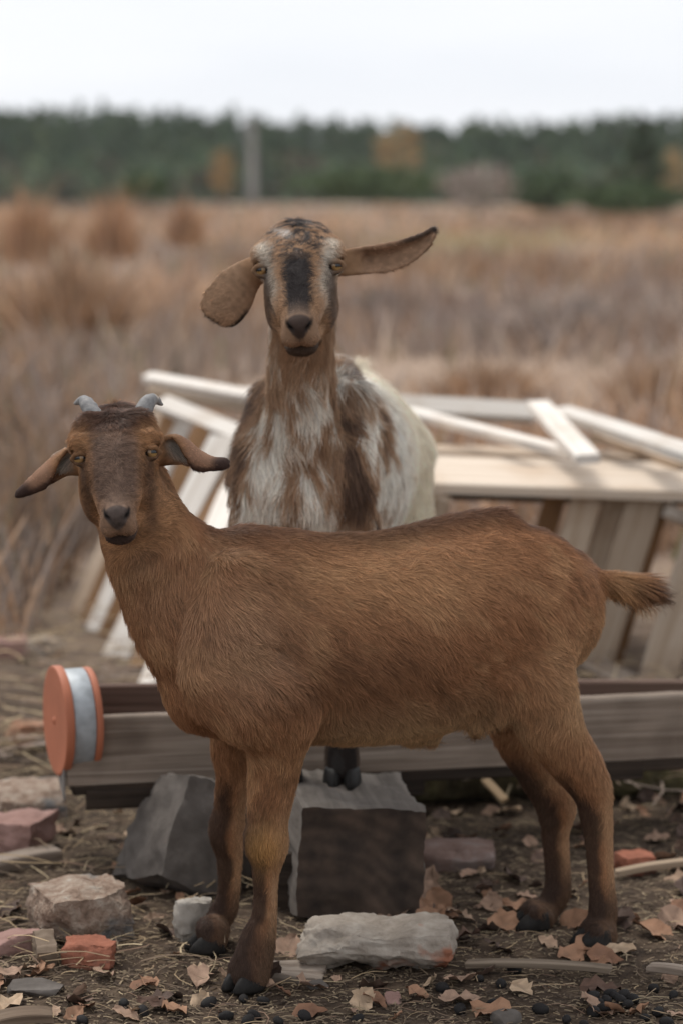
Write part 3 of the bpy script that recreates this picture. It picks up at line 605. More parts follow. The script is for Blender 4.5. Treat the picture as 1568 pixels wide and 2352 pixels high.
# ---------------- spotted goat
def spotted_goat():
    X0 = np.array([-.055, 3.44, 0]); fw = unit([-0.10, -1.0, 0]); l = np.array([-fw[1], fw[0], 0]) * -1   # l: viewer's left? lateral axis
    base = np.array([0.0, 3.72, 0.0])
    root = empty('spotted_goat', base, 'hornless goat with mottled white and brown coat standing behind the trough', 'goat')
    F = Field([-.25, 3.10, -.01], [.26, 4.28, 1.02], 0.0030)
    tor = [(-.060, 3.43, .570, .052, .066), (-.055, 3.48, .585, .072, .105), (-.038, 3.57, .600, .080, .142), (-.012, 3.70, .583, .108, .145), (.003, 3.86, .577, .115, .140), (.014, 4.00, .597, .094, .114), (.024, 4.10, .625, .066, .075)]
    tube(F, [t[:3] for t in tor], [t[3] for t in tor], [t[4] for t in tor], l, 0.03)
    ell(F, (-.038, 3.57, .735), [.05, .09, .035], None, 0.04)
    Hc = PY(688, 622, 3.285); H = Head(Hc, R(31), R(3.2), R(-2.0), 1.10)
    tube(F, [(-.05, 3.52, .57), (-.056, 3.465, .645), (-.057, 3.43, .72), (-.056, 3.40, .79), H.w(0, -.048, -.075), H.w(0, -.048, -.028)], [.072, .056, .045, .041, .040, .038], [.10, .082, .068, .056, .048, .038], [1, 0, 0], 0.022)
    for sx in (-1, 1):
        cx = -.055 + sx * .066
        tube(F, [(cx * .8, 3.52, .70), (cx, 3.47, .60), (cx, 3.46, .53)], [.032, .036, .03], [.06, .06, .05], [1, 0, 0], 0.03)
        fx = .001 if sx > 0 else -.082
        tube(F, [(cx * .9, 3.48, .52), (cx * .7 + fx * .3, 3.46, .44), (fx, 3.44, .345), (fx, 3.43, .31), (fx, 3.43, .23), (fx, 3.425, .205), (fx, 3.415, .178)], [.04, .032, .026, .022, .020, .024, .024], [.05, .036, .028, .024, .021, .026, .025], [1, 0, 0], 0.03)
        hx = .012 + sx * .075
        tube(F, [(hx, 3.97, .58), (hx, 3.95, .45), (hx, 3.98, .36), (hx, 4.06, .27), (hx, 4.06, .18), (hx, 4.05, .09), (hx, 4.03, .04)], [.06, .055, .035, .026, .021, .023, .024], [.095, .085, .05, .032, .023, .025, .026], [1, 0, 0], 0.035)
    tube(F, [(.022, 4.10, .68), (.024, 4.16, .70), (.026, 4.21, .68)], [.018, .016, .008], [.018, .016, .008], [1, 0, 0], 0.02)
    head_sdf(F, H, False, .95, .0225, .0115, .0045)
    px = 1 / 1690.0; ears = []; esh = []
    # viewer's left: hanging leaf; viewer's right: ear held out level
    for side, cs, cup in ((-1, [(598, 612, 20), (574, 628, 32), (548, 655, 44), (526, 688, 50), (509, 714, 46), (501, 728, 36), (497, 735, 22)], 0.008), (1, [(786, 606, 24), (815, 600, 27), (850, 596, 29), (890, 590, 29), (930, 578, 26), (965, 558, 18), (985, 540, 10), (996, 526, 3)], 0.012)):
        c = crom(np.array(cs, float), 7); n = len(c); pts = []
        for i in range(n):
            u, v, hw = c[i]; s = i / (n - 1); du = c[min(i + 1, n - 1), :2] - c[max(i - 1, 0), :2]; du /= np.linalg.norm(du); nr = np.array([-du[1], du[0]])
            y = Hc[1] + .025 + (.02 * s if side > 0 else .012 * s)
            for t in np.linspace(-1, 1, 27):
                q = PY(u + nr[0] * hw * t, v + nr[1] * hw * t, y)
                # cupped, and the low edge of the level ear rolls forward near the root
                bend = cup * (1 - t * t) * (1 - .5 * s) * (1 if side > 0 else -1)
                q = q + np.array([0, bend, 0]); 
                if side > 0: q = q + np.array([0, -.012 * max(0, abs(t) - .3) * (1 - s), 0])
                pts.append(q)
        esh.append(np.array(pts)); sheet(F, pts, 0.0030, 0.004); ears.append(np.array([PY(u, v, Hc[1] + .03) for u, v, h in cs]))
        e0 = PY(cs[0][0] - side * 24, cs[0][1] - 2, Hc[1] + .03); e1 = PY(cs[1][0], cs[1][1], Hc[1] + .03)
        tube(F, [e0, (e0 + e1) / 2, e1], [.02, .017, .008], [.018, .015, .012], [0, 1, 0], 0.012)
    V, Q = surface(F); V = relax(V, Q, 1, 0.35)
    bl = lambda p, u, v, y, r: np.exp(-((p - PY(u, v, y)) ** 2 / np.array([r[0], r[1] if len(r) > 2 else .06, r[-1]]) ** 2).sum(1))
    def palette(p, nn):
        st = fbm(p * np.array([1, 1, .20]), 42, 31, 3); st2 = fbm(p * np.array([1, 1, .32]), 17, 41, 3)
        white = np.array([.84, .78, .68]); brown = np.array([.33, .20, .12])
        z = p[:, 2]; y = p[:, 1]
        st = fbm(p * np.array([1, 1, .24]), 85, 31, 3); st2 = fbm(p * np.array([1, 1, .45]), 27, 41, 2)
        w = .38 + .60 * st2 + .66 * st
        w = w + .75 * sstep(3.62, 3.85, y) + .35 * sstep(-.02, .10, p[:, 0]) * sstep(3.5, 3.6, y)         # creamy loin and rump
        neck = sstep(.70, .76, z) * sstep(3.5, 3.42, y)
        w = w * (1 - neck) + neck * (.30 + .36 * st)
        w = w + .35 * bl(p, 690, 890, 3.36, (.03, .05, .05)) + .42 * bl(p, 612, 1100, 3.40, (.022, .05, .05)) + .5 * bl(p, 748, 1090, 3.38, (.024, .05, .06)) + .5 * bl(p, 700, 1180, 3.38, (.04, .05, .03))
        w = w - .65 * bl(p, 680, 1015, 3.36, (.018, .05, .05)) - .8 * bl(p, 825, 1120, 3.40, (.024, .06, .05)) - .6 * bl(p, 560, 1110, 3.45, (.02, .05, .05))
        c = np.tile(brown, (len(p), 1)); c = mixc(c, (.42, .275, .175), sstep(.25, .45, w)); c = mixc(c, white, sstep(.46, .72, w)); c = mixc(c, (.085, .052, .038), sstep(.10, -.15, w) * .9)
        c = mixc(c, (.90, .75, .53), .7 * sstep(3.66, 3.85, y) * sstep(.2, .5, w))
        # dark mane patches beside the neck
        c = mixc(c, (.075, .052, .046), .85 * bl(p, 583, 880, 3.50, (.014, .08, .05)) + .85 * bl(p, 795, 855, 3.52, (.018, .08, .05)))
        q = H.local(p); x = np.abs(q[:, 0]); yy = q[:, 1]; zz = q[:, 2]
        hd = sstep(.125, .095, np.linalg.norm((q - np.array([0, .03, 0])) / np.array([.85, 1.3, 1.0]), axis=1)) * sstep(-.085, -.06, yy * .9 + zz * .5)
        frontf = sstep(-.012, .012, zz); sp = fbm(p, 150, 61, 2)
        face = np.tile(np.array([.35, .205, .115]), (len(p), 1))
        face = mixc(face, (.06, .047, .042), frontf * sstep(.044, .028, x) * sstep(.05, .02, yy) * sstep(-.05, .25, sp + .05 + .35 * sstep(.025, .0, x)))
        face = mixc(face, (.58, .51, .42), .9 * np.exp(-((x - .039 + .19 * np.clip(yy, -.01, 1)) ** 2 / (.00007 - .0005 * np.clip(yy, 0, .08)))) * sstep(-.024, -.010, yy) * sstep(.095, .06, yy) * sstep(-.03, .0, zz))
        face = mixc(face, (.028, .026, .028), .96 * frontf * sstep(.0150, .0105, x) * sstep(.022, .042, yy) * sstep(.132, .120, yy))
        face = mixc(face, (.06, .045, .04), .8 * np.exp(-((x - (.040 - .12 * (yy - .02))) ** 2 / .00006)) * sstep(.012, .03, yy) * sstep(.075, .055, yy))
        face = mixc(face, (.30, .19, .125), .6 * sstep(.098, .13, yy))
        face = mixc(face, (.062, .043, .037), .95 * sstep(.124, .130, yy + .3 * (zz - .010)) * sstep(.0020, -.0010, x - .0165 - .9 * np.minimum(zz - .006, 0)) * sstep(-.014, -.009, zz))
        face = mixc(face, (.05, .033, .025), .9 * sstep(-.022, -.028, zz) * sstep(.095, .112, yy))
        face = mixc(face, (.045, .03, .025), .85 * np.exp(-((x - .046) ** 2 / .00010 + (yy - .014) ** 2 / .00018 + (zz - .010) ** 2 / .00010)))
        face = mixc(face, (.006, .005, .005), 1.2 * np.exp(-((x - .0115) ** 2 / .000030 + (zz - .0045 - .6 * (x - .0115)) ** 2 / .000011)) * sstep(.116, .124, yy))  # nostril pits blackened in colour to deepen their shade
        face = mixc(face, (.62, .57, .52), .9 * np.exp(-((q[:, 0] + .013 - .25 * (yy + .03)) ** 2 / .000025 + (yy + .03) ** 2 / .0002)) * frontf)
        c = c * (1 - hd[:, None]) + face * hd[:, None]
        for e, sg in zip(ears, (-1, 1)):
            dd = np.min(np.linalg.norm(p[:, None] - e[None, 1:], axis=2), axis=1); near = sstep(.045, .036, dd) * sstep(.02, .035, np.linalg.norm(p - e[0], axis=1))
            ec = np.array([.42, .265, .165]) if sg < 0 else np.array([.33, .20, .125])
            c = mixc(c, 0 * c + ec * (1 + .25 * sp[:, None]), near)
            ii = np.where(near > .01)[0]; es = esh[0 if sg < 0 else 1]; edge = np.zeros(len(p)); m = len(es) // 27
            for a in range(0, len(ii), 4000):
                b = ii[a:a + 4000]; nearest = ((p[b][:, None] - es[None]) ** 2).sum(2).argmin(1); s_ = (nearest // 27) / (m - 1); t_ = (nearest % 27) / 13.0 - 1
                edge[b] = np.maximum(sstep(.90, .98, s_), sstep(.80, .95, -t_) * sstep(.40, .55, s_)) if sg < 0 else np.maximum(sstep(.90, .97, s_), .8 * sstep(.75, .95, -t_) * sstep(.45, .65, s_))
            c = mixc(c, (.022, .018, .018), edge * .95)
        lg = sstep(.30, .24, z); c = mixc(c, (.018, .015, .015), lg * .97); c = mixc(c, (.20, .13, .085), lg * sstep(.75, .98, np.abs(nn[:, 0])) * .4)
        return c
    Nn = vnormals(V, Q); body = big_mesh('body', V, Q, SKIN, root, base); vcol(body.data, palette(V, Nn) * .75)
    def color(p, nn, rng): return palette(p + rng.normal(0, .0016, p.shape), nn) * (1 + rng.normal(0, .16, len(p)))[:, None].clip(.5, 1.6)
    def length(p):
        q = H.local(p); hd = sstep(.125, .09, np.linalg.norm((q - np.array([0, .035, -.005])) / np.array([.85, 1.25, 1.0]), axis=1)); z = p[:, 2]
        Ln = .031 * (.3 + .7 * sstep(.3, .5, z)); Ln = Ln * (1 - hd) + hd * (.009 + .006 * sstep(-.02, -.06, q[:, 1]))
        Ln = np.where((hd > .5) & (q[:, 1] > .122) & (q[:, 2] > -.006) & (np.abs(q[:, 0]) < .018), 0, Ln); Ln = np.where((hd > .5) & (q[:, 1] > .105), Ln * .55, Ln)
        for sx in (-1, 1): Ln = Ln * sstep(.010, .018, np.linalg.norm(q - np.array([sx * .047, .018, .0105]), axis=1))
        for e in ears: Ln = Ln * (1 - .8 * sstep(.05, .04, np.min(np.linalg.norm(p[:, None] - e[None, 1:], axis=2), axis=1)))
        return np.where(z < (.19 if True else 0), np.where(p[:, 1] < 3.7, 0, Ln * sstep(.02, .05, z)), Ln)
    def comb(p, nn):
        d = np.tile(np.array([.0, .25, -1.0]), (len(p), 1)); d = d + np.array([.0, .7, 0])[None] * sstep(.6, .9, nn[:, 2])[:, None]
        q = H.local(p); hd = sstep(.125, .095, np.linalg.norm((q - np.array([0, .03, 0])) / np.array([.85, 1.3, 1.0]), axis=1))
        fd = H.S[None] * (np.sign(q[:, 0]) * .75 * sstep(0, .02, np.abs(q[:, 0])))[:, None] + H.N[None] * (np.where(q[:, 1] < .0, .8, -.35))[:, None] - H.T[None] * .4
        d = d * (1 - hd[:, None]) + fd * hd[:, None]
        for e, sg in zip(ears, (-1, 1)): d = mixc(d, np.array([sg, 0, -.4]), sstep(.05, .04, np.min(np.linalg.norm(p[:, None] - e[None, 2:], axis=2), axis=1)))
        return d
    def weight(c):
        q = H.local(c); return 1 + 2.0 * sstep(.15, .10, np.linalg.norm(q - np.array([0, .03, 0]), axis=1)) - .6 * sstep(3.9, 4.1, c[:, 1]) - .5 * sstep(.45, .4, c[:, 2])
    fur('fur', V, Q, 190000, length, comb, color, root, base, FUR, seed=23, weight=weight, width=0.00028, lift=.26, clump=.45)
    for sx in (-1, 1): add_eye(H, sx, root, base)
    for q_ in ((.001, 3.405, .158), (-.082, 3.405, .158), (.087, 4.01, 0.004), (-.063, 4.01, 0.004)): add_hoof(q_, (0, -1, 0), root, base, 1.1)
    return root

# ------------------------------------------------------------------ ground, field and far wood
rng = np.random.default_rng(7)
def gz(x, y):
    """height of the earth"""
    x = np.asarray(x, float); y = np.asarray(y, float); p = np.stack([x, y, 0 * x], -1)
    near = sstep(9, 5, y)
    z = near * (0.006 * noise3(p, 5, 1) + 0.004 * noise3(p, 14, 2) + 0.0025 * noise3(p, 40, 3) + .0015 * noise3(p, 90, 9))
    z = z + (1 - near) * (0.04 * noise3(p, .7, 4) + .10 * noise3(p, .12, 5)) * sstep(5, 12, y)
    z = z + sstep(40, 160, y) * (-.9 * sstep(0, 60, x * 160 / np.maximum(y, 1)) + .15)
    z = z + .05 * sstep(-.40, -.70, x) * sstep(3.8, 4.4, y) * sstep(5.4, 4.8, y)        # rubble bank on the left
    return z
def axis(fine0, fine1, step, lo, hi, grow=1.22):
    a = list(np.arange(fine0, fine1 + 1e-6, step)); s = step
    while a[-1] < hi: s *= grow; a.append(a[-1] + s)
    s = step; b = []
    x = fine0
    while x > lo: s *= grow; x -= s; b.append(x)
    return np.array(b[::-1] + a)
gx = axis(-.75, .75, .012, -260, 260); gy = axis(2.6, 4.4, .012, -30, 420)
GX, GY = np.meshgrid(gx, gy, indexing='ij'); GZ = gz(GX, GY)
nx, ny = len(gx), len(gy); ii, jj = np.meshgrid(np.arange(nx - 1), np.arange(ny - 1), indexing='ij'); q0 = (ii * ny + jj).ravel()
GQ = np.stack([q0, q0 + ny, q0 + ny + 1, q0 + 1], 1)
def ground_mat():
    m, nt, b = new_mat('trampled_earth'); lk = nt.links.new
    t = N(nt, 'ShaderNodeTexCoord'); sp = N(nt, 'ShaderNodeSeparateXYZ'); lk(t.outputs['Object'], sp.inputs[0])
    n1 = N(nt, 'ShaderNodeTexNoise', Scale=22.0, Detail=10.0, Roughness=0.7); lk(t.outputs['Object'], n1.inputs['Vector'])
    near = ramp(nt, [(0.3, (.030, .021, .016)), (0.5, (.075, .052, .036)), (0.62, (.12, .085, .058)), (0.75, (.20, .145, .095))]); lk(n1.outputs['Fac'], near.inputs['Fac'])
    mpp = N(nt, 'ShaderNodeMapping'); mpp.inputs['Scale'].default_value = (.16, .055, 1); lk(t.outputs['Object'], mpp.inputs['Vector'])
    n2 = N(nt, 'ShaderNodeTexNoise', Scale=1.0, Detail=7.0, Roughness=0.62); lk(mpp.outputs[0], n2.inputs['Vector'])
    far = ramp(nt, [(0.28, (.19, .155, .13)), (0.40, (.27, .20, .15)), (0.49, (.32, .23, .17)), (0.57, (.35, .26, .195)), (0.64, (.26, .25, .15)), (0.72, (.40, .30, .225))]); lk(n2.outputs['Fac'], far.inputs['Fac'])
    mr = N(nt, 'ShaderNodeMapRange'); mr.inputs['From Min'].default_value = 4.2; mr.inputs['From Max'].default_value = 7.0; lk(sp.outputs[1], mr.inputs['Value'])
    mix = N(nt, 'ShaderNodeMixRGB'); lk(mr.outputs[0], mix.inputs['Fac']); lk(near.outputs[0], mix.inputs['Color1']); lk(far.outputs[0], mix.inputs['Color2'])
    lk(mix.outputs[0], b.inputs['Base Color']); b.inputs['Roughness'].default_value = 0.95; b.inputs['Specular IOR Level'].default_value = 0.15
    n3 = N(nt, 'ShaderNodeTexNoise', Scale=140.0, Detail=8.0, Roughness=0.7); lk(t.outputs['Object'], n3.inputs['Vector']); bump(nt, b, n3.outputs['Fac'], 0.8, 0.006)
    return m
g = big_mesh('ground', np.stack([GX, GY, GZ], -1).reshape(-1, 3), GQ, ground_mat(), None, (0, 0, 0)); tag(g, 'dark trampled earth running into the dry field', 'ground', kind='structure')

def soup(name, V, Fc, cols, mat, parent=None, base=(0, 0, 0)):
    """triangle or quad soup with a colour per vertex"""
    o = big_mesh(name, np.asarray(V), np.asarray(Fc), mat, parent, base); vcol(o.data, cols); return o
DRY = attr_mat('dry_plant', rough=.9, vary=.25, scale=40, bstr=0)
LEAFY = attr_mat('foliage', rough=.8, vary=.25, scale=3, bstr=0)

def blades(P, h, lean, width, cols, seg=2):
    """upright blades: P base points, h heights, lean xy offsets of the tip"""
    n = len(P); ang = rng.random(n) * np.pi; w = np.stack([np.cos(ang), np.sin(ang), 0 * ang], 1) * width[:, None] / 2
    mid = P + np.stack([lean[:, 0] * .35, lean[:, 1] * .35, h * .55], 1); top = P + np.stack([lean[:, 0], lean[:, 1], h], 1)
    V = np.stack([P - w, P + w, mid + w * .8, mid - w * .8, top + w * .25, top - w * .25], 1).reshape(-1, 3)
    b = np.arange(n)[:, None] * 6; Fq = np.concatenate([b + np.array([0, 1, 2, 3]), b + np.array([3, 2, 4, 5])]); return V, Fq, np.repeat(cols, 6, axis=0)
# dry weeds over the field (nobody could count them)
n = 130000
yy = 5.0 * (150 / 5.0) ** (rng.random(n) ** 1.0); xx = (rng.random(n) - .5) * (.62 * yy + 2.4)
pz = np.stack([xx, yy, 0 * xx], 1); pa = noise3(pz, .35, 71) + .6 * noise3(pz, 1.3, 72)
keep = (pa + .9 * rng.random(n) > .15) & ~((yy < 6.6) & (xx > -.70)); xx, yy, pa = xx[keep], yy[keep], pa[keep]; n = len(xx)
left = sstep(-.03, -.12, xx / yy)
h = (.10 + .26 * rng.random(n) ** 2 + .16 * left * rng.random(n)) * (1 + .5 * np.clip(pa, 0, 1)) * np.where(yy < 8, .75, 1.0)
base_c = np.array([[.47, .325, .225], [.55, .415, .31], [.40, .32, .27], [.52, .34, .22], [.28, .275, .15]]); pick = np.clip(((pa + 1.2) * 1.6 + rng.random(n) * 1.6).astype(int), 0, 3); pick[rng.random(n) < .04] = 4
cols = base_c[pick] * (.65 + .6 * rng.random((n, 1)))
uu = xx / yy; big = fbm(np.stack([uu * 9, np.log(yy) * 3.2, 0 * uu], 1), 1.0, 83, 3)[:, None]; cols = cols * (1 + .38 * big)
band = np.exp(-((np.log(yy) - np.log(19)) / .20) ** 2) * sstep(-.04, .05, uu) * (.7 + .5 * big[:, 0]); cols = cols * (1 - band[:, None].clip(0, .85)) + np.array([.26, .215, .20]) * band[:, None].clip(0, .85)
grn = np.exp(-((np.log(yy) - np.log(46)) / .16) ** 2) * np.exp(-((uu - .055) / .05) ** 2) * .7; cols = cols * (1 - grn[:, None]) + np.array([.36, .34, .19]) * grn[:, None]; h = h * (1 - .4 * band.clip(0, 1))
cols = cols.clip(.05, .75)
V, Fq, C3 = blades(np.stack([xx, yy, gz(xx, yy) - .02], 1), h, rng.normal(0, 1, (n, 2)) * h[:, None] * .35, .004 + .0016 * yy * (.4 + rng.random(n)), cols)
tag(soup('dry_weeds', V, Fq, C3, DRY), 'brown dry weeds and grass covering the field', 'weeds', kind='stuff')

def leaf_cloud(c, r, n, size, cols, shape='ball', seed=0):
    """random leaf-sized quads through a crown volume"""
    rg = np.random.default_rng(seed); d = rg.normal(0, 1, (n, 3)); d /= np.linalg.norm(d, axis=1, keepdims=True)
    if shape == 'cone':
        t = rg.random(n) ** .75; rad = (1 - t) * (.55 + .45 * rg.random(n)) * (1 + .35 * np.sin(t * 26 + rg.random() * 6)); a = rg.random(n) * 2 * np.pi
        P = np.stack([np.cos(a) * rad * r[0], np.sin(a) * rad * r[1], (t * 2 - 1) * r[2]], 1) + c
    elif shape == 'tuft':
        P = rg.normal(0, .42, (n, 3)) * np.asarray(r); lump = noise3(P / np.mean(r), 3.0, seed); P = P[lump > -.3] + c; n = len(P)
    else:
        P = d * np.asarray(r) * (.45 + .55 * rg.random((n, 1)) ** .5); lump = noise3(P / np.mean(r), 2.2, seed); P = (P * (1 + .35 * lump[:, None]))[lump > -.45] + c; n = len(P)
    e1 = rg.normal(0, 1, (n, 3)); e1 /= np.linalg.norm(e1, axis=1, keepdims=True); e2 = np.cross(e1, rg.normal(0, 1, (n, 3))); e2 /= np.linalg.norm(e2, axis=1, keepdims=True)
    s = size * (.5 + rg.random((n, 1))); V = np.stack([P - e1 * s, P - e2 * s * .5, P + e1 * s, P + e2 * s * .5], 1).reshape(-1, 3)
    cc = np.asarray(cols)[rg.integers(0, len(cols), n)] * (.7 + .6 * rg.random((n, 1))); return V, np.arange(4 * n).reshape(-1, 4), np.repeat(cc, 4, axis=0)
PINE = [(.075, .125, .060), (.10, .145, .075), (.055, .095, .052), (.115, .15, .07)]
# far pine wood, one mass
Vs, Fs, Cs, off = [], [], [], 0
def fore_v(u): return np.interp(u, [-300, 0, 300, 600, 800, 1000, 1200, 1350, 1480, 1568, 1900], [266, 262, 260, 276, 286, 290, 290, 280, 272, 280, 276])
k = 0
for row, (Y0, jit, nrow) in enumerate([(330, 12, 130), (305, 10, 120), (280, 10, 105)]):
    for u in np.linspace(-700, 2270, int(nrow * 1.42)):
        u = u + rng.normal(0, 12); y = Y0 + rng.normal(0, jit); top = PY(u, fore_v(u) + rng.normal(5, 11) + (14 if row == 2 else 0) * rng.random(), y); bz = -1.0; hh = top[2] - bz
        v_, f_, c_ = leaf_cloud(np.array([top[0], y, bz + hh * .52]), (hh * .24, hh * .24, hh * .5), 170, .6, PINE, 'cone', 100 + k); k += 1
        Vs.append(v_); Fs.append(f_ + off); Cs.append(c_); off += len(v_)
for u in np.linspace(-700, 2270, 135):                                         # undergrowth at the wood's foot
    y = 262 + rng.normal(0, 6); c = PY(u, 452, y); c[2] = .6; hh = 2.5 + 1.8 * rng.random()
    v_, f_, c_ = leaf_cloud(np.array([c[0], y, hh * .4]), (3.6, 3.0, hh), 130, .6, PINE if rng.random() < .75 else [(.09, .08, .05), (.12, .085, .05)], 'ball', 700 + k); k += 1
    Vs.append(v_); Fs.append(f_ + off); Cs.append(c_); off += len(v_)
tag(soup('pine_forest', np.concatenate(Vs), np.concatenate(Fs), np.concatenate(Cs), LEAFY), 'dark green pine forest along the horizon', 'forest', kind='stuff')

BARK = rough_mat('bark', [(.3, (.05, .04, .035)), (.7, (.16, .13, .11))], scale=8)
def tree(name, label, cat, u, v0, v1, y, wpx, cols, shape, n, leaf, trunk_r=.1, group=None, limbs=5):
    """v0 crown top, v1 ground"""
    b = PY(u, v1, y); tp = PY(u, v0, y); hh = tp[2] - b[2]; w = wpx / FPX * y; base = np.array([b[0], y, b[2] - .05])
    root = empty(name, base, label, cat, group)
    cz = .55 if shape == 'cone' else .6
    if shape == 'tuft':
        ns = n; a = rng.random(ns) * 6.28; rr = w * .5 * rng.random(ns); P0 = np.stack([b[0] + np.cos(a) * rr, y + np.sin(a) * rr, np.full(ns, b[2] - .03)], 1); hs = hh * (.25 + .75 * rng.random(ns) ** 1.5) * (1 - .35 * rr / (w * .5))
        v_, f_, c_ = blades(P0, hs, np.stack([np.cos(a) * rr, np.sin(a) * rr], 1) * .6 + rng.normal(0, 1, (ns, 2)) * hs[:, None] * .22, .0011 * y * (.5 + rng.random(ns)), np.asarray(cols)[rng.integers(0, len(cols), ns)] * (.65 + .6 * rng.random((ns, 1))))
    else: v_, f_, c_ = leaf_cloud(np.array([b[0], y, b[2] + hh * cz]), (w / 2, w / 2, hh * (1 - cz) if shape == 'cone' else hh * .42), n, leaf, cols, shape, int(u) + int(v0))
    soup('crown', v_, f_, c_, LEAFY, root, base)
    V, Fc = loft([base, base + [0.01 * hh, 0, hh * .35], base + [0, .01 * hh, hh * .8]], [trunk_r, trunk_r * .75, trunk_r * .25], 8, 3); V = list(V)
    for i in range(limbs):
        a = i * 2.4; z = hh * (.3 + .09 * i); o0 = len(V); lv, lf = loft([base + [0, 0, z], base + [math.cos(a) * w * .18, math.sin(a) * w * .18, z + hh * .08], base + [math.cos(a) * w * .34, math.sin(a) * w * .34, z + hh * .2]], [trunk_r * .4, trunk_r * .25, trunk_r * .08], 6, 2)
        V += list(lv); Fc += [tuple(x + o0 for x in q) for q in lf]
    mesh_obj('trunk', V, Fc, BARK, root, base=base); return root
GOLD = [(.42, .25, .09), (.36, .24, .11), (.30, .22, .12)]; GREEN = [(.085, .12, .05), (.10, .14, .06), (.065, .095, .045)]
BRN = [(.46, .31, .205), (.40, .28, .20), (.52, .34, .21)]; GRY = [(.34, .285, .25), (.29, .24, .215), (.38, .31, .26)]
tree('birch_tree', 'golden autumn birch standing out against the pine forest', 'tree', 912, 288, 462, 190, 105, GOLD + [(.2, .2, .12)], 'ball', 700, .26, .12)
tree('birch_tree', 'small orange-topped birch beside the grey utility post', 'tree', 513, 345, 470, 120, 55, GOLD, 'ball', 330, .14, .12)
tree('birch_tree', 'small yellowing birch at the wood edge beyond the loose rails', 'tree', 1545, 345, 480, 160, 62, GOLD, 'ball', 300, .2, .1)
tree('pine_tree', 'broad dark pine at the near edge of the forest', 'tree', 1470, 268, 500, 118, 190, [(.05, .075, .04), (.06, .085, .045), (.085, .10, .05)], 'cone', 1500, .2, .12)
tree('green_bush', 'rounded green bush below the golden birch', 'bush', 850, 385, 474, 105, 310, GREEN, 'ball', 1500, .18, .07)
tree('green_bush', 'wide green thicket at the foot of the broad pine', 'bush', 1440, 420, 508, 96, 250, GREEN, 'ball', 1300, .17, .07)
tree('green_bush', 'green bush between the bare grey shrub and the thicket', 'bush', 1240, 395, 500, 104, 170, [(.07, .10, .05), (.085, .12, .055)], 'ball', 1000, .18, .07)
tree('green_bush', 'low green bush between the brown tall weeds', 'bush', 335, 400, 468, 100, 120, GREEN, 'ball', 700, .16, .06)
tree('bare_shrub', 'bare grey-brown shrub standing alone in the field', 'shrub', 1095, 375, 515, 82, 175, GRY, 'ball', 1000, .10, .05)
for i, (u, v0, v1, y, w, lab) in enumerate([(72, 385, 600, 26, 120, 'broadest rusty-brown tall weed clump rising above the field'), (262, 388, 590, 28, 105, 'tall rusty-brown weed clump next to the low green bush'), (425, 425, 560, 30, 70, 'narrow rusty-brown weed tuft next to the orange-topped birch')]):
    tree('tall_weed', lab, 'weed', u, v0, v1, y, w, [(.50, .31, .19), (.45, .29, .20), (.54, .34, .20)], 'tuft', 330, .035, .012, 'tall weeds against the wood')
# brush heaps out in the field
for i, (u, v0, v1, y, w, c, lab) in enumerate([(1330, 655, 790, 17, 560, GRY, 'long heap of grey dead brush in the field'), (1120, 800, 905, 12.6, 300, BRN, 'small brown weed heap beyond the wooden rack'), (1510, 770, 960, 10.6, 260, BRN, 'rust-brown weed clump at the edge of the wooden rack'),
                                               (860, 640, 740, 20, 260, GRY, 'low grey brush patch behind the spotted goat'), (160, 520, 740, 15.5, 300, BRN, 'broad brown weed thicket beyond the horned goat'), (60, 930, 1280, 6.9, 210, [(.42, .29, .19), (.48, .33, .22), (.34, .25, .19)], 'tangled brown weeds beside the leaning slats')]):
    tree('brush_heap', lab, 'brush', u, v0, v1, y, w, c, 'tuft', 750, .0035 * y, .006, limbs=8)
# grey utility post
pb = PY(580, 470, 150); pr = empty('utility_post', (pb[0], 150, pb[2]), 'tall grey concrete utility post in front of the forest', 'post')
pv, pf = loft([(0, 0, -.3), (0, 0, 2.6), (0, 0, PY(580, 268, 150)[2] - pb[2])], [.30, .24, .18], 10, 2); mesh_obj('shaft', pv, pf, rough_mat('concrete_post', [(.3, (.25, .24, .23)), (.7, (.36, .35, .34))], 6), pr)
mesh_obj('crossarm', [(x, y, PY(580, 290, 150)[2] - pb[2] + z) for x in (-.7, .7) for y in (-.3, -.15) for z in (0, .12)], [(0, 1, 3, 2), (4, 6, 7, 5), (0, 4, 5, 1), (2, 3, 7, 6), (0, 2, 6, 4), (1, 5, 7, 3)], BARK, pr, smooth=False)

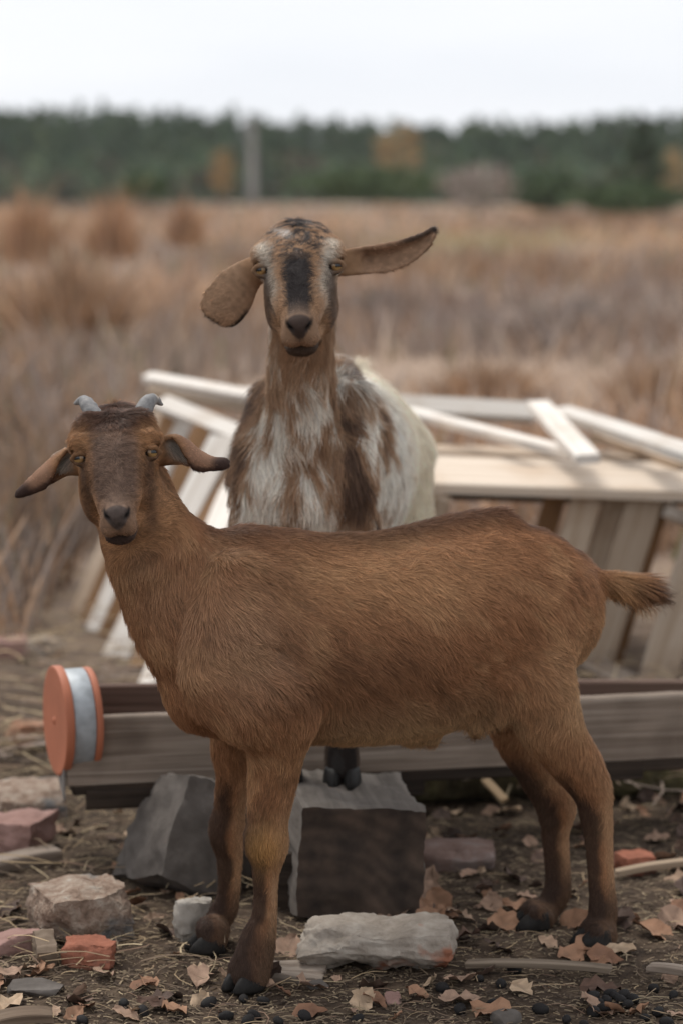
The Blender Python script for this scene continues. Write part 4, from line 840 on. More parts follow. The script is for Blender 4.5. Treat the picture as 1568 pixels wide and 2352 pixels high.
# ------------------------------------------------------------------ boards
def board(name, p0, p1, w, t, nrm, mat, parent=None, base=(0, 0, 0), bow=0.0, nseg=10, seed=0):
    """plank from p0 to p1; nrm = normal of its wide face"""
    p0, p1 = np.asarray(p0, float), np.asarray(p1, float); x = unit(p1 - p0); n_ = np.asarray(nrm, float); z = unit(n_ - x * (n_ @ x)); y = np.cross(z, x); Ln = np.linalg.norm(p1 - p0)
    rg = random.Random(seed * 131 + int(Ln * 1000)); V = []; Fc = []; c = min(t, w) * .12
    prof = [(-w / 2 + c, -t / 2), (w / 2 - c, -t / 2), (w / 2, -t / 2 + c), (w / 2, t / 2 - c), (w / 2 - c, t / 2), (-w / 2 + c, t / 2), (-w / 2, t / 2 - c), (-w / 2, -t / 2 + c)]
    for i in range(nseg + 1):
        s = i / nseg; e = 1 if 0 < i < nseg else .985; wy = rg.uniform(-.012, .012) * w; bz = bow * 4 * s * (1 - s)
        for a, b in prof: V.append((s * Ln + rg.uniform(-.003, .003) * (i in (0, nseg)), a * e + wy * (1 if a > 0 else .5), b * e + bz))
    for i in range(nseg):
        for j in range(8): Fc.append((i * 8 + j, i * 8 + (j + 1) % 8, (i + 1) * 8 + (j + 1) % 8, (i + 1) * 8 + j))
    Fc.append(tuple(range(8))[::-1]); Fc.append(tuple(nseg * 8 + j for j in range(8)))
    o = mesh_obj(name, V, Fc, mat, parent, smooth=False); q = p0 - np.asarray(base)
    o.matrix_basis = Matrix([[x[i], y[i], z[i], q[i]] for i in range(3)] + [[0, 0, 0, 1]]); return o
W_WHITE = wood_mat('pale_sawn_wood', (.52, .45, .38), (.70, .645, .58), (.82, .79, .74), stain=(.36, .24, .14), stain_amt=.35)
W_TAN = wood_mat('tan_sawn_wood', (.34, .25, .17), (.46, .36, .27), (.56, .47, .38), stain=(.25, .15, .08), stain_amt=.4)
W_BROWN = wood_mat('brown_wood', (.13, .07, .035), (.21, .115, .055), (.28, .16, .085))
W_GREY = wood_mat('weathered_wood', (.12, .088, .066), (.27, .215, .17), (.42, .355, .295), stain=(.06, .04, .03), stain_amt=.6, bstr=.7)
W_CREAM = wood_mat('cream_sawn_wood', (.48, .37, .27), (.62, .52, .42), (.72, .64, .55), stain=(.40, .26, .15), stain_amt=.4)
W_RED = wood_mat('reddish_old_wood', (.06, .036, .027), (.12, .076, .058), (.18, .12, .095))
W_DARK = wood_mat('dark_wood_and_shade', (.015, .011, .009), (.034, .025, .019), (.06, .043, .033), bstr=.6)  # dark wood, also used for the shade put in under the platform

# slatted wooden rack of pale boards
RB = np.array([0.1, 5.4, 0.0]); rack = empty('slatted_rack', RB, 'racked pale wooden slat pen standing behind the goats', 'pen')
zt = {}
fn = unit([-.55, -.83, .12])
for i, (tu, tv, tz, bu, bv, w, mt, back) in enumerate([(388, 925, .50, 186, 1418, .062, W_TAN, 0), (432, 950, .48, 214, 1452, .044, W_WHITE, 0), (402, 940, .49, 200, 1440, .05, W_BROWN, .03), (470, 985, .465, 244, 1470, .05, W_BROWN, .03),
        (514, 1006, .45, 266, 1512, .075, W_WHITE, 0), (548, 1012, .445, 312, 1545, .045, W_BROWN, .03), (583, 1016, .44, 350, 1575, .078, W_WHITE, 0), (650, 1030, .43, 440, 1640, .078, W_WHITE, 0), (730, 1050, .43, 540, 1650, .065, W_WHITE, 0)]):
    a, b = PZ(tu, tv, tz), PZ(bu, bv, 0.0); a = a + [0, back, 0]; b = b + [0, back, 0]
    board('slat', b, a, w, .016, fn, mt, rack, RB, seed=i)
def rail(u0, v0, z0, u1, v1, z1, w, t, nrm, mt, seed, name='rail', bow=0.0): return board(name, PZ(u0, v0, z0), PZ(u1, v1, z1), w, t, nrm, mt, rack, RB, seed=seed, bow=bow)
rail(370, 925, .505, 600, 1018, .445, .05, .02, (-.2, -.5, .85), W_WHITE, 21)
rail(340, 868, .535, 590, 912, .51, .035, .022, (0, -.5, .86), W_WHITE, 22); rail(352, 888, .515, 600, 930, .49, .05, .02, (0, -.9, .4), W_TAN, 23)
rail(560, 912, .505, 1225, 948, .49, .052, .024, (0, -.75, .66), W_WHITE, 24)
rail(940, 948, .485, 1312, 1042, .47, .026, .022, (0, -.6, .8), W_WHITE, 25)
rail(1285, 945, .50, 1700, 1080, .49, .055, .022, (0, -.55, .83), W_WHITE, 26); rail(1370, 1000, .45, 1600, 1078, .43, .03, .02, (0, -.5, .86), W_TAN, 27)
# platform boards
rail(600, 1086, .42, 1720, 1122, .405, .12, .024, (0, -.25, .97), W_CREAM, 31, 'plank'); rail(620, 1054, .42, 1720, 1090, .41, .12, .022, (0, -.05, 1), W_CREAM, 32, 'plank'); rail(640, 1026, .42, 1720, 1063, .415, .12, .022, (0, 0, 1), W_TAN, 33, 'plank')
board('crossbeam', PZ(600, 1120, .378), PZ(1720, 1147, .370), .032, .022, (0, -1, 0), W_DARK, rack, RB, seed=34)  # dark strip set for the dark underside of the platform front
for i, (tu, tv, bu, bv, w, mt, dy) in enumerate([(1284, 1142, 1160, 1530, .045, W_BROWN, .06), (1347, 1140, 1228, 1545, .062, W_TAN, 0), (1420, 1142, 1300, 1550, .048, W_TAN, .05), (1482, 1142, 1358, 1548, .072, W_TAN, 0), (1535, 1145, 1410, 1552, .03, W_BROWN, .05), (1640, 1145, 1500, 1580, .075, W_TAN, 0.0), (1010, 1142, 900, 1500, .05, W_TAN, .03)]):
    a, b = PZ(tu, tv, .385), PZ(bu, bv, 0.0); board('slat', b + [0, dy, 0], a + [0, dy, 0], w, .018, (-.1, -1, .1), mt, rack, RB, seed=40 + i)
rail(1310, 1500, .03, 1440, 1568, .012, .05, .02, (0, -.5, .85), W_GREY, 51); rail(1525, 1170, .36, 1640, 1225, .30, .03, .02, (0, -.8, .5), W_WHITE, 52); rail(1440, 1310, .2, 1640, 1420, .12, .03, .02, (0, -.8, .5), W_TAN, 53)
for i, u in enumerate((720, 1000, 1240, 1500)): board('shade_bar', PZ(u, 1128, .385), PZ(u + 6, 1022 + (u - 640) * .033, .395), .05, .03, (0, 0, 1), W_DARK, rack, RB, seed=90 + i)  # dark bars added to give the open platform its underside shade
board('shade_board', PZ(620, 1070, .39), PZ(1720, 1105, .38), .34, .012, (0, 0, 1), W_BROWN, rack, RB, seed=96)  # sheet added to stand in for shade between the planks
lp = empty('loose_lath', PZ(1300, 1000, .5), 'short white lath lying across the top rails of the pen', 'lath'); lb = np.array(lp.location)
board('plank', PZ(1235, 930, .535), PZ(1350, 1055, .475), .052, .02, (0, -.35, .93), W_WHITE, lp, lb, seed=60)

# ------------------------------------------------------------------ feeding trough with reel
TL0, TL1 = PY(152, 1735, 3.50), PY(1660, 1680, 3.74); TL0[2] = .185; TL1[2] = .175
tx = unit(TL1 - TL0); tn = unit(np.cross([0, 0, 1.0], tx)) * 1.0; tn = tn if tn[1] > 0 else -tn      # tn points away from the camera
TB = np.array([0.05, 3.62, .12]); tr = empty('feed_trough', TB, 'long weathered grey wooden trough raised on blocks behind the brown goat', 'trough')
board('side_board', TL0, TL1, .104, .022, -tn, W_GREY, tr, TB, seed=1, nseg=24)
board('side_board', TL0 + tn * .15 + [0, 0, .020], TL1 + tn * .15 - [0, 0, .012], .104, .022, -tn, W_RED, tr, TB, seed=2, nseg=24)
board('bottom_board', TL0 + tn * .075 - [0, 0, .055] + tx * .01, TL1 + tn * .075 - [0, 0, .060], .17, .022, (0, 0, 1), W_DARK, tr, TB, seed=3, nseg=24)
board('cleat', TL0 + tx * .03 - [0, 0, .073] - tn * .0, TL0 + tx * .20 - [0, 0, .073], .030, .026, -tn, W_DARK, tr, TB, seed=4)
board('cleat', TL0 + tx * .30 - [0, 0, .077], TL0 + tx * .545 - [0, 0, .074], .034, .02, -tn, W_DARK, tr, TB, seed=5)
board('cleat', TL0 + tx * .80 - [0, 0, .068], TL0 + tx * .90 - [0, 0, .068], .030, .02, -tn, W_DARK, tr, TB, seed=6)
# bent sheet-metal end piece below the reel
ZN = plain_mat('galvanised', (.40, .43, .45), rough=.55, metal=.35, vary=.18, scale=60)
e0 = TL0 - tx * .003; ez = np.array([0, 0, 1.0])
ev = []
for o_ in (0, -.003):
    for q in (e0 - tn * .013 + ez * .052, e0 - tn * .013 - ez * .070, e0 + tn * .03 - ez * .058, e0 + tn * .075 - ez * .040, e0 + tn * .075 - ez * .02): ev.append(q + tx * o_)
mesh_obj('end_plate', ev, [(0, 1, 2, 3, 4), (9, 8, 7, 6, 5)] + [(i, i + 5, (i + 1) % 5 + 5, (i + 1) % 5) for i in range(5)], plain_mat('dull_tin', (.20, .18, .165), rough=.7, metal=.2), tr, smooth=False, base=TB)
# reel: two terracotta discs on a galvanised drum
rx = unit([tx[0], tx[1] + .11, 0]); rc = PY(126, 1655, 3.535); rl = empty('cable_reel', rc - ez * .082, 'orange plastic reel with a galvanised metal drum at the end of the trough', 'reel'); rbs = np.array(rl.location)
ORG = plain_mat('orange_plastic', (.44, .15, .08), rough=.6, vary=.1, scale=12, spec=.35)
def disc(x0, x1, r, seg=56, lip=.0016, name='disc', mat=ORG, hub=False):
    a_, b_ = unit(np.cross(rx, ez)), ez; rings = [(x0 + lip * .0, r - lip), (x0 + lip * .35, r - lip * .3), (x0 + lip, r), (x1 - lip, r), (x1 - lip * .35, r - lip * .3), (x1, r - lip)]
    if hub: rings = [(x0 - .003, .0018), (x0 - .002, .0042), (x0 + .0001, .0055), (x0 + .0001, .0085), (x0 + .0001, r * .6), (x0 + .0001, r * .95)] + rings
    V = [rc + rx * x + rr * (a_ * math.cos(2 * math.pi * j / seg) + b_ * math.sin(2 * math.pi * j / seg)) for x, rr in rings for j in range(seg)]
    Fc = [(i * seg + j, i * seg + (j + 1) % seg, (i + 1) * seg + (j + 1) % seg, (i + 1) * seg + j) for i in range(len(rings) - 1) for j in range(seg)] + [tuple(range(seg))[::-1], tuple((len(rings) - 1) * seg + j for j in range(seg))]
    return mesh_obj(name, V, Fc, mat, rl, base=rbs)
disc(.000, .013, .082, hub=True); disc(.014, .046, .076, name='drum', mat=ZN, lip=.001); disc(.047, .057, .077)

# ------------------------------------------------------------------ blocks, log, stones, bricks
def chunk(name, c, size, rot, mat, label=None, cat=None, group=None, seed=0, rough=.08, n=9, rnd=.25, cuts=3):
    """broken block: noisy rounded box with a few flat breaks; c = centre of its foot"""
    bm = bmesh.new(); bmesh.ops.create_cube(bm, size=2); bmesh.ops.subdivide_edges(bm, edges=bm.edges[:], cuts=n, use_grid_fill=True)
    P = np.array([v.co[:] for v in bm.verts]); m = np.abs(P).max(1, keepdims=True); rd = P / (np.linalg.norm(P, axis=1, keepdims=True) + 1e-9)
    P = P * (1 - rnd) + rd * 1.25 * rnd; rg = np.random.default_rng(seed)
    for _ in range(cuts):
        d = unit(rg.normal(0, 1, 3) * [1, 1, .6]); t = P @ d; lim = rg.uniform(.85, 1.15); P = P - d * np.maximum(t - lim, 0)[:, None]
    S = np.asarray(size) / 2; sm = float(np.mean(S)); P = P * S; Pm = P / sm + seed * 3.7
    P = P + rd * (sm * rough * (fbm(Pm, 1.5, seed, 4) + .35 * noise3(Pm, 11, seed + 5)))[:, None]; P[:, 2] -= P[:, 2].min()
    for v, q in zip(bm.verts, P): v.co = q
    me = bpy.data.meshes.new(name); bm.to_mesh(me); bm.free(); me.polygons.foreach_set('use_smooth', [True] * len(me.polygons)); me.materials.append(mat)
    try: me.set_sharp_from_angle(angle=R(38))
    except Exception: pass
    o = link(bpy.data.objects.new(name, me)); o.location = Vector(c); o.rotation_euler = rot; return tag(o, label, cat, group)
CONC = rough_mat('concrete', [(.3, (.20, .165, .13)), (.5, (.32, .275, .23)), (.7, (.43, .385, .33))], scale=28, bstr=.7, bdist=.004, spots=(14, .62, .68, (.30, .13, .08)))
LIME = rough_mat('pale_stone', [(.3, (.27, .24, .205)), (.7, (.45, .41, .36))], scale=24, bstr=.4)
BRICK = rough_mat('red_brick', [(.3, (.21, .085, .055)), (.55, (.32, .125, .08)), (.75, (.38, .19, .135))], scale=34, bstr=.8, bdist=.003, spots=(26, .63, .70, (.09, .06, .05)))
PINKB = rough_mat('dusty_brick', [(.3, (.24, .14, .115)), (.7, (.35, .22, .19))], scale=30, bstr=.6)
GRYB = rough_mat('grey_block', [(.3, (.070, .060, .052)), (.55, (.130, .113, .100)), (.75, (.21, .185, .165))], scale=14, bstr=.5, spots=(7, .6, .7, (.07, .06, .055)))
MORT = rough_mat('crumbling_mortar', [(.28, (.11, .075, .055)), (.45, (.25, .175, .13)), (.6, (.36, .29, .23)), (.75, (.45, .42, .38))], scale=42, bstr=1.0, bdist=.006, spots=(11, .58, .66, (.16, .155, .15)))
def timber_mat():
    """end-grain rings in object XZ"""
    m, nt, b = new_mat('timber_end_grain'); lk = nt.links.new; t = N(nt, 'ShaderNodeTexCoord')
    mp_ = N(nt, 'ShaderNodeMapping'); mp_.inputs['Location'].default_value = (.06, 0, .05); lk(t.outputs['Object'], mp_.inputs['Vector'])
    wv = N(nt, 'ShaderNodeTexWave', wave_type='RINGS', rings_direction='Y'); wv.inputs['Scale'].default_value = 15; wv.inputs['Distortion'].default_value = 5.0; wv.inputs['Detail'].default_value = 3; lk(mp_.outputs[0], wv.inputs['Vector'])
    n1 = N(nt, 'ShaderNodeTexNoise', Scale=26.0, Detail=6.0); lk(t.outputs['Object'], n1.inputs['Vector'])
    r1 = ramp(nt, [(0, (.054, .038, .029)), (1, (.072, .051, .039))]); lk(wv.outputs['Fac'], r1.inputs['Fac'])
    r2 = ramp(nt, [(.3, (.45, .45, .45)), (.75, (1.7, 1.6, 1.5))]); lk(n1.outputs['Fac'], r2.inputs['Fac'])
    geo = N(nt, 'ShaderNodeNewGeometry'); sp = N(nt, 'ShaderNodeSeparateXYZ'); lk(geo.outputs['Normal'], sp.inputs[0])
    mu = N(nt, 'ShaderNodeMixRGB', blend_type='MULTIPLY'); mu.inputs['Fac'].default_value = 1; lk(r1.outputs[0], mu.inputs['Color1']); lk(r2.outputs[0], mu.inputs['Color2'])
    mpl = N(nt, 'ShaderNodeMapping'); mpl.inputs['Scale'].default_value = (70, 3, 70); lk(t.outputs['Object'], mpl.inputs['Vector'])
    n2 = N(nt, 'ShaderNodeTexNoise', Scale=1.0, Detail=5.0); lk(mpl.outputs[0], n2.inputs['Vector']); rg_ = ramp(nt, [(.3, (.07, .056, .045)), (.7, (.17, .145, .122))]); lk(n2.outputs['Fac'], rg_.inputs['Fac'])
    ab = N(nt, 'ShaderNodeMath', operation='ABSOLUTE'); lk(sp.outputs[1], ab.inputs[0]); mr = N(nt, 'ShaderNodeMapRange'); mr.inputs['From Min'].default_value = .55; mr.inputs['From Max'].default_value = .75; lk(ab.outputs[0], mr.inputs['Value'])
    mix = N(nt, 'ShaderNodeMixRGB'); lk(mr.outputs[0], mix.inputs['Fac']); lk(rg_.outputs[0], mix.inputs['Color1']); lk(mu.outputs[0], mix.inputs['Color2'])
    lk(mix.outputs[0], b.inputs['Base Color']); b.inputs['Roughness'].default_value = .9; bump(nt, b, n1.outputs['Fac'], .5, .006); return m
tb = PZ(800, 2118, 0.0)
chunk('timber_block', (tb[0] - .005, tb[1] + .105, -.004), (.175, .22, .158), (0, R(4), R(9)), timber_mat(), 'thick squared timber block with dark end grain under the spotted goat', 'block', seed=4, rough=.085, n=21, rnd=.07, cuts=0)
dk = PZ(668, 2105, 0)
chunk('wood_offcut', (dk[0] + .0, dk[1] + .09, -.002), (.045, .14, .085), (0, 0, R(-6)), W_DARK, 'narrow black wood offcut tight against the timber block', 'offcut', seed=6, rough=.03, rnd=.06)
gb = PZ(415, 2075, 0)
chunk('grey_boulder', (gb[0] - .005, gb[1] + .09, -.02), (.165, .17, .16), (R(-14), R(24), R(24)), GRYB, 'large rough grey block wedged under the trough near its reel', 'block', seed=13, rough=.13, rnd=.26, cuts=3, n=17)
# mossy log behind
MOSS = rough_mat('mossy_bark', [(.3, (.04, .032, .022)), (.5, (.10, .085, .05)), (.65, (.17, .15, .075)), (.8, (.24, .20, .12))], scale=16, bstr=1.0, bdist=.008)
l0, l1 = PZ(850, 1905, .05), PZ(1900, 1895, .05); l0[1] = 3.93; l1[1] = 4.05
lv, lf = loft([l0, l0 * .66 + l1 * .34 + [0, .01, .006], l0 * .33 + l1 * .67 + [0, -.01, 0], l1], [.055, .062, .060, .064], 22, 16); lv = np.array(lv); lv += (fbm(lv, 22, 3, 3) * .006)[:, None] * unit([0, -.6, .8])
lr = empty('mossy_log', (l0 + l1) / 2 - [0, 0, .05], 'mossy rotten log lying on the ground behind the trough', 'log'); mesh_obj('trunk', lv, lf, MOSS, lr, base=np.array(lr.location))
chp = empty('wood_chip', PY(1135, 1810, 3.86), 'bright split wood chip lying on the mossy log', 'wood chip'); board('splinter', PY(1112, 1790, 3.885), PY(1158, 1838, 3.845), .014, .006, (0, -.7, .7), wood_mat('fresh_wood', (.40, .26, .14), (.52, .36, .21), (.6, .44, .28)), chp, np.array(chp.location))

ST = []
def stone(name, u, v, size, rz, mat, label, cat, seed, sink=.006, **kw):
    """(u, v) = front foot of the piece"""
    p = PZ(u, v, 0.0); p[1] += size[1] * .45; z = float(gz(p[0], p[1])); ST.append((p[0], p[1], max(size[0], size[1]) / 2))
    return chunk(name, (p[0], p[1], z - sink), size, (R(kw.pop('rx', 0)), R(kw.pop('ry', 0)), R(rz)), mat, label, cat, kw.pop('group', None), seed, **kw)
stone('concrete_slab', 862, 2238, (.192, .115, .050), -4, CONC, 'flat broken slab of grey concrete with red brick crumbs beside the front hooves', 'slab', 21, rough=.16, rnd=.20, cuts=5, n=21)
stone('masonry_block', 178, 2172, (.118, .125, .066), 24, MORT, 'crumbling mortar-crusted masonry block lying among the litter', 'block', 22, rough=.13, rnd=.12, cuts=2, n=17)
stone('brick_fragment', 206, 2226, (.066, .055, .032), -8, BRICK, 'bright red broken brick in front of the masonry block', 'brick', 23, rough=.17, rnd=.16, cuts=4, n=13)
stone('brick_fragment', 20, 2204, (.075, .07, .026), 25, PINKB, 'dusty pink brick beside the short bark stub', 'brick', 24, rough=.10, rnd=.10, cuts=2, rx=-10, n=13)
stone('wood_stub', 96, 2222, (.027, .055, .040), 14, W_TAN if False else wood_mat('bark_stub_wood', (.09, .065, .045), (.19, .14, .10), (.30, .23, .17)), 'short weathered bark stub between two bricks', 'wood', 25, rough=.12, rnd=.2, rx=25)
stone('pale_stone', 448, 2172, (.050, .035, .058), 24, LIME, 'pale angular stone half hidden by a front hoof', 'stone', 26, rough=.20, rnd=.22, cuts=5, n=12)
stone('flat_stone', 80, 2294, (.068, .05, .012), 5, GRYB, 'flat grey stone flush with the dirt', 'stone', 27, rough=.07, rnd=.3)
stone('wood_plank', 672, 2246, (.085, .055, .014), -8, W_GREY, 'thin grey plank scrap by the concrete slab', 'plank', 28, rough=.06, rnd=.08)
stone('brick', 1045, 2010, (.115, .07, .04), -6, rough_mat('grey_topped_brick', [(.3, (.12, .075, .06)), (.5, (.19, .13, .11)), (.7, (.24, .21, .195))], 14), 'grey-crusted brick lying behind the timber block', 'brick', 29, rough=.12, rnd=.12, n=13)
stone('brick_fragment', 1460, 2010, (.05, .05, .03), 20, BRICK, 'small red brick chip behind the rear hooves', 'brick', 30, rough=.12, rnd=.2)
stone('pebble', 730, 2268, (.026, .02, .013), 0, GRYB, 'small grey pebble beside the thin plank scrap', 'pebble', 31, rough=.08, rnd=.5)
stone('pebble', 1162, 2352, (.032, .025, .02), 30, GRYB, 'grey faceted pebble in the bare dirt', 'pebble', 32, rough=.08, rnd=.4)
stone('brick_fragment', 902, 2306, (.020, .045, .010), 6, PINKB, 'thin brick splinter in front of the concrete slab', 'brick', 33, rough=.06, rnd=.08)
stone('concrete_rubble', 62, 1886, (.11, .12, .05), 14, MORT, 'straw-strewn concrete lump on the rubble bank', 'rubble', 34, rough=.08, rnd=.2, cuts=4)
stone('brick', 30, 1966, (.095, .10, .05), -18, PINKB, 'dusty pink brick half buried below the concrete lump', 'brick', 35, rough=.14, rnd=.14, cuts=3, n=13)
stone('brick_fragment', 62, 1745, (.07, .06, .04), 30, rough_mat('orange_brick', [(.3, (.26, .12, .07)), (.7, (.40, .24, .16))], 25, spots=(12, .55, .65, (.3, .27, .24))), 'orange mortar-stained brick on the rubble bank', 'brick', 36, rough=.08, rnd=.15, sink=0)
stone('concrete_rubble', 12, 1570, (.085, .08, .05), 10, PINKB, 'pinkish rubble stone highest on the bank', 'rubble', 37, rough=.1, rnd=.25, cuts=4, sink=.01)
stone('concrete_rubble', 95, 1530, (.075, .07, .04), 40, CONC, 'small grey rubble lump beneath the leaning slats', 'rubble', 38, rough=.1, rnd=.25, cuts=4, sink=.01)
for i, (u0, v0, u1, v1, w, t, mt, lab) in enumerate([(-40, 2000, 132, 1962, .03, .022, W_GREY, 'weathered plank end lying below the rubble bank'), (1070, 2214, 1400, 2226, .014, .008, wood_mat('stick_wood', (.10, .075, .055), (.20, .155, .115), (.30, .24, .18)), 'long flat stick in front of the rear hooves'),
        (1412, 2006, 1620, 1978, .012, .010, wood_mat('dry_stick', (.26, .19, .13), (.36, .27, .19), (.44, .35, .26)), 'pale dry stick behind the rear hooves'), (-10, 2344, 120, 2332, .026, .012, wood_mat('bark_scrap', (.07, .05, .036), (.14, .10, .07), (.2, .15, .11)), 'flat brown bark scrap near the flat stone'), (1490, 2222, 1640, 2250, .016, .010, W_GREY, 'short grey stick beside the rear hoof leaves')]):
    a, b = PZ(u0, v0, .012), PZ(u1, v1, .012); r_ = empty('stick' if w < .02 else 'wood_scrap', (a + b) / 2 * [1, 1, 0], lab, 'stick' if w < .02 else 'wood'); board('shaft', a, b, w, t, (.1, -.15, 1), mt, r_, np.array(r_.location), seed=70 + i, bow=.004)

# ------------------------------------------------------------------ litter
LEAF = attr_mat('dead_leaf', rough=.75, vary=.45, scale=90, spec=.25, bstr=.5)
def leaf_mesh(seed, cols):
    rg = np.random.default_rng(seed); nu, nv = 9, 5; P = []; curl = rg.uniform(-.5, .9); twist = rg.uniform(-.5, .5); wid = rg.uniform(.32, .46)
    for i in range(nu):
        s = i / (nu - 1); hw = wid * (math.sin(math.pi * min(1, s * 1.02 + .02)) ** .75) * (1.15 - .55 * s) + .01
        for j in range(nv):
            t = j / (nv - 1) * 2 - 1; w = hw * t * (1 + .14 * rg.normal() * (abs(t) > .9)); z = .16 * abs(t) ** 1.5 * hw * 2 * (1 + .6 * rg.normal()) + curl * .35 * (s - .45) ** 2 + twist * t * (s - .5) * .3 + .03 * rg.normal()
            P.append((s - .5 + .02 * rg.normal(), w, z))
    Fc = [(i * nv + j, i * nv + j + 1, (i + 1) * nv + j + 1, (i + 1) * nv + j) for i in range(nu - 1) for j in range(nv - 1)]
    P = np.array(P); P[:, 2] -= P[:, 2].min() ; me = bpy.data.meshes.new('fallen_leaf'); me.from_pydata(P.tolist(), [], Fc); me.polygons.foreach_set('use_smooth', [True] * len(me.polygons)); me.materials.append(LEAF)
    c = np.asarray(cols[rg.integers(0, len(cols))]) * (.8 + .4 * rg.random((len(P), 1))); mid = (np.arange(len(P)) % nv == 2); c[mid] *= .8; vcol(me, c); return me
KINDS = {'tan': ([(.40, .27, .185), (.46, .33, .22), (.36, .235, .165)], 'pale tan curled leaf on the dirt', 'pale tan fallen leaves'),
         'rust': ([(.29, .150, .085), (.34, .19, .115), (.24, .125, .075)], 'rust-orange dry leaf on the dirt', 'rust fallen leaves'),
         'dark': ([(.12, .07, .05), (.15, .095, .07), (.10, .065, .05)], 'dark brown withered leaf on the dirt', 'dark fallen leaves')}
LM = {kk: [leaf_mesh(hash_ + 10 * i, KINDS[kk][0]) for i in range(5)] for hash_, kk in enumerate(KINDS)}
feet = [PZ(570, 2270), PZ(484, 2168), PZ(1376, 2168), PZ(1235, 2125)]
def put_leaf(x, y, s, kind, i, dz=.002, tilt=.3, own=None):
    o = bpy.data.objects.new('fallen_leaf', LM[kind][i % 5]); link(o); o.location = (x, y, float(gz(x, y)) + dz); o.rotation_euler = (rng.normal(0, tilt), rng.normal(0, tilt), rng.random() * 6.28); o.scale = (s, s, s)
    _, lab, grp = KINDS[kind]
    if own: return tag(o, own, 'leaf')
    return tag(o, lab, 'leaf', grp)
pl = [(455, 2250, .052, 'tan'), (240, 2250, .040, 'tan'), (470, 2232, .04, 'tan'), (520, 2252, .04, 'tan'), (665, 2190, .045, 'tan'), (960, 2292, .042, 'rust'), (860, 2310, .04, 'rust'), (1195, 2285, .046, 'tan'), (1255, 2178, .035, 'tan'), (1310, 2208, .055, 'rust'), (1345, 2190, .06, 'rust'), (1390, 2205, .055, 'rust'), (1420, 2190, .045, 'tan'), (1370, 2222, .05, 'rust'),
      (1540, 2130, .05, 'tan'), (1560, 2090, .045, 'tan'), (1130, 2090, .04, 'tan'), (1010, 2085, .05, 'rust'), (1060, 2120, .05, 'tan'), (985, 2060, .045, 'tan'), (1080, 2020, .04, 'tan'), (20, 2255, .04, 'tan'), (30, 2315, .045, 'tan'), (95, 2240, .03, 'rust'), (340, 2262, .035, 'rust'), (300, 2060, .04, 'rust'), (318, 2080, .035, 'rust'), (400, 2330, .04, 'rust'), (620, 2248, .06, 'dark'), (590, 2262, .045, 'tan')]
OWN = {(455, 2250): 'large torn pale leaf just before the foremost hoof', (960, 2292): 'rust leaf beside the thin brick splinter', (1195, 2285): 'broad pale leaf lying alone on bare dirt', (1345, 2190): 'biggest rust leaf heaped at the rear hoof', (620, 2248): 'long dark leaf lying along the thin plank scrap',
       (300, 2060): 'rust leaf behind the masonry block', (240, 2250): 'pale curled leaf in front of the red brick', (20, 2255): 'pale leaf beside the flat grey stone', (665, 2190): 'pale leaf between the foremost hoof and the concrete slab', (1255, 2178): 'cream leaf between the two rear hooves'}
k = 0
for u, v, s, kd in pl:
    p = PZ(u, v, 0); put_leaf(p[0], p[1], s, kd, k, .003 + .004 * rng.random(), .35, OWN.get((u, v))); k += 1
cnt = 0
while cnt < 250:
    y = 2.86 + 1.3 * rng.random() ** 1.3; x = (rng.random() - .5) * .36 * y
    if any((x - a) ** 2 + (y - b) ** 2 < (r * .85) ** 2 for a, b, r in ST) or (x < -.1 and y > 3.9): continue
    dens = .2 + .8 * sstep(.0, .12, x) * sstep(3.05, 3.25, y) + .25 * sstep(-.12, -.2, x)
    if rng.random() > dens: continue
    kd = rng.choice(['tan', 'rust', 'dark'], p=[.34, .33, .33]); put_leaf(x, y, (.020 + .034 * rng.random() ** 1.3) * (1 + .25 * sstep(.0, .1, x)), kd, int(rng.integers(0, 5)), .002, .4); cnt += 1
# droppings
DUNG = rough_mat('dropping', [(.3, (.010, .009, .009)), (.7, (.032, .029, .028))], scale=160, rough=.6, bstr=.5, bdist=.001)
bm = bmesh.new(); bmesh.ops.create_icosphere(bm, subdivisions=2, radius=1)
for v in bm.verts: v.co *= 1 + .10 * float(noise3(np.array([v.co[:]]), 1.7, 9)[0])
dme = bpy.data.meshes.new('goat_dropping'); bm.to_mesh(dme); bm.free(); dme.polygons.foreach_set('use_smooth', [True] * len(dme.polygons)); dme.materials.append(DUNG)
dp = [(1358, 2292), (1375, 2300), (1392, 2296), (1400, 2282), (1412, 2290), (1425, 2300), (1440, 2308), (1385, 2310), (1405, 2312), (1430, 2285), (1452, 2296), (1362, 2318), (1300, 2335), (1240, 2316), (1055, 2312), (1150, 2262), (1130, 2300), (585, 2330), (570, 2345), (560, 2285), (605, 2292), (520, 2330), (480, 2300), (330, 2322), (1480, 2330), (1510, 2318), (1530, 2345), (1340, 2345), (640, 2345), (700, 2338), (820, 2345), (1100, 2250), (1180, 2225), (1015, 2270), (1500, 2262), (1545, 2280), (285, 2300), (190, 2335)]
for i, (u, v) in enumerate(dp):
    p = PZ(u, v, .004); o = bpy.data.objects.new('goat_dropping', dme); link(o); s = .0055 + .0035 * rng.random(); o.scale = (s * 1.35, s, s * .9); o.rotation_euler = (rng.normal(0, .3), rng.normal(0, .3), rng.random() * 6.28)
    o.location = (p[0], p[1], float(gz(p[0], p[1])) + s * .6); tag(o, 'small black goat dropping on the dirt', 'dropping', 'droppings scattered on the dirt')
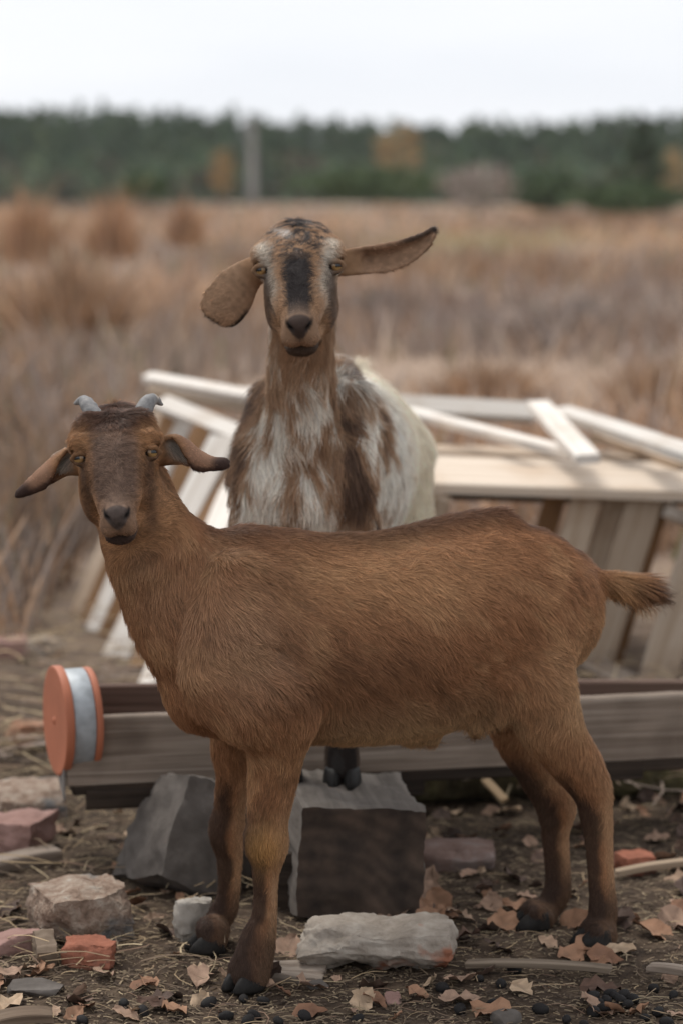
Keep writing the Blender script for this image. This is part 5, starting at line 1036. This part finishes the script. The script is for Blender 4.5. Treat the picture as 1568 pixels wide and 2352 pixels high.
# straw and crumbs
def straws(n, ylo, yhi, spread, l0, l1, w0, cols, lift, seed, bias=1.0, cond=None):
    rg = np.random.default_rng(seed); y = ylo + (yhi - ylo) * rg.random(n) ** bias; x = (rg.random(n) - .5) * spread * y
    if cond is not None: k_ = cond(x, y, rg); x, y = x[k_], y[k_]
    n = len(x); L_ = l0 + (l1 - l0) * rg.random(n) ** 2.2; a = rg.normal(0, .9, n) + (rg.random(n) < .3) * 1.5; d = np.stack([np.cos(a), np.sin(a) * .9, rg.normal(0, .10, n)], 1); sd = np.stack([-np.sin(a), np.cos(a), 0 * a], 1)
    z = gz(x, y) + lift * (.2 + rg.random(n)); P = np.stack([x, y, z], 1); bend = sd * (rg.normal(0, .14, n) * L_)[:, None]; bend[:, 2] += .10 * L_ * rg.random(n)
    w = (w0 * (.5 + rg.random(n)))[:, None]; up = np.array([0, 0, 1.0])
    pts = [P - d * L_[:, None] / 2, P - d * L_[:, None] / 6 + bend * .85, P + d * L_[:, None] / 6 + bend * .85, P + d * L_[:, None] / 2]
    V = np.stack([q + o_ for q in pts for o_ in (-sd * w / 2, up * w * .45, sd * w / 2)], 1).reshape(-1, 3)
    b = np.arange(n)[:, None] * 12; Fq = np.concatenate([b + np.array([i * 3 + j, i * 3 + j + 1, i * 3 + j + 4, i * 3 + j + 3]) for i in range(3) for j in range(2)])
    c = np.asarray(cols)[rg.integers(0, len(cols), n)] * (.6 + .7 * rg.random((n, 1))); return V, Fq, np.repeat(c, 12, axis=0)
STRAW = [(.34, .25, .15), (.28, .20, .125), (.22, .16, .105), (.38, .30, .19), (.16, .115, .08), (.20, .13, .09)]
DIRT = [(.10, .072, .05), (.15, .11, .075), (.20, .15, .10), (.07, .05, .038), (.26, .20, .13)]
A = straws(3600, 2.60, 4.3, .62, .010, .06, .0012, STRAW, .005, 1, 1.1)
B = straws(52000, 2.60, 4.2, .60, .003, .016, .0018, DIRT, .002, 2, 1.3)
Cc = straws(2000, 3.0, 4.6, .50, .03, .12, .0019, STRAW, .02, 3, 1.0, lambda x, y, r_: x < -.08)
D_ = straws(4200, 3.9, 6.2, .60, .03, .20, .003, STRAW + [(.26, .20, .16), (.22, .17, .14)], .05, 4, 1.0)
for nm, lab, parts in (('straw_litter', 'loose straw and dry stalks strewn over the dirt', (A, Cc, D_)), ('chaff', 'fine chaff and crumbs trodden into the dirt', (B,))):
    Vs, Fs, Cs, off = [], [], [], 0
    for v_, f_, c_ in parts: Vs.append(v_); Fs.append(f_ + off); Cs.append(c_); off += len(v_)
    tag(soup(nm, np.concatenate(Vs), np.concatenate(Fs), np.concatenate(Cs), DRY), lab, 'straw' if nm[0] == 's' else 'chaff', kind='stuff')

# ------------------------------------------------------------------ thin autumn haze over the field
hx0, hx1, hy0, hy1, hz0, hz1 = gx[0] - 5, gx[-1] + 5, gy[0] - 5, gy[-1] + 5, float(GZ.min()) - 1.2, 17.0
hm = bpy.data.materials.new('haze_air'); hm.use_nodes = True; hn = hm.node_tree; hn.nodes.clear(); ho = hn.nodes.new('ShaderNodeOutputMaterial'); hv = hn.nodes.new('ShaderNodeVolumePrincipled')
hv.inputs['Color'].default_value = (.96, .97, 1, 1); hv.inputs['Density'].default_value = .00022; hn.links.new(hv.outputs['Volume'], ho.inputs['Volume'])
hz_ = mesh_obj('haze', [(x, y, z) for x in (hx0, hx1) for y in (hy0, hy1) for z in (hz0, hz1)], [(0, 1, 3, 2), (4, 6, 7, 5), (0, 4, 5, 1), (2, 3, 7, 6), (0, 2, 6, 4), (1, 5, 7, 3)], hm, smooth=False)
tag(hz_, 'thin pale haze hanging over the field', 'haze', kind='stuff')

# ------------------------------------------------------------------ the animals
brown_goat(); spotted_goat()
bpy.context.view_layer.update()
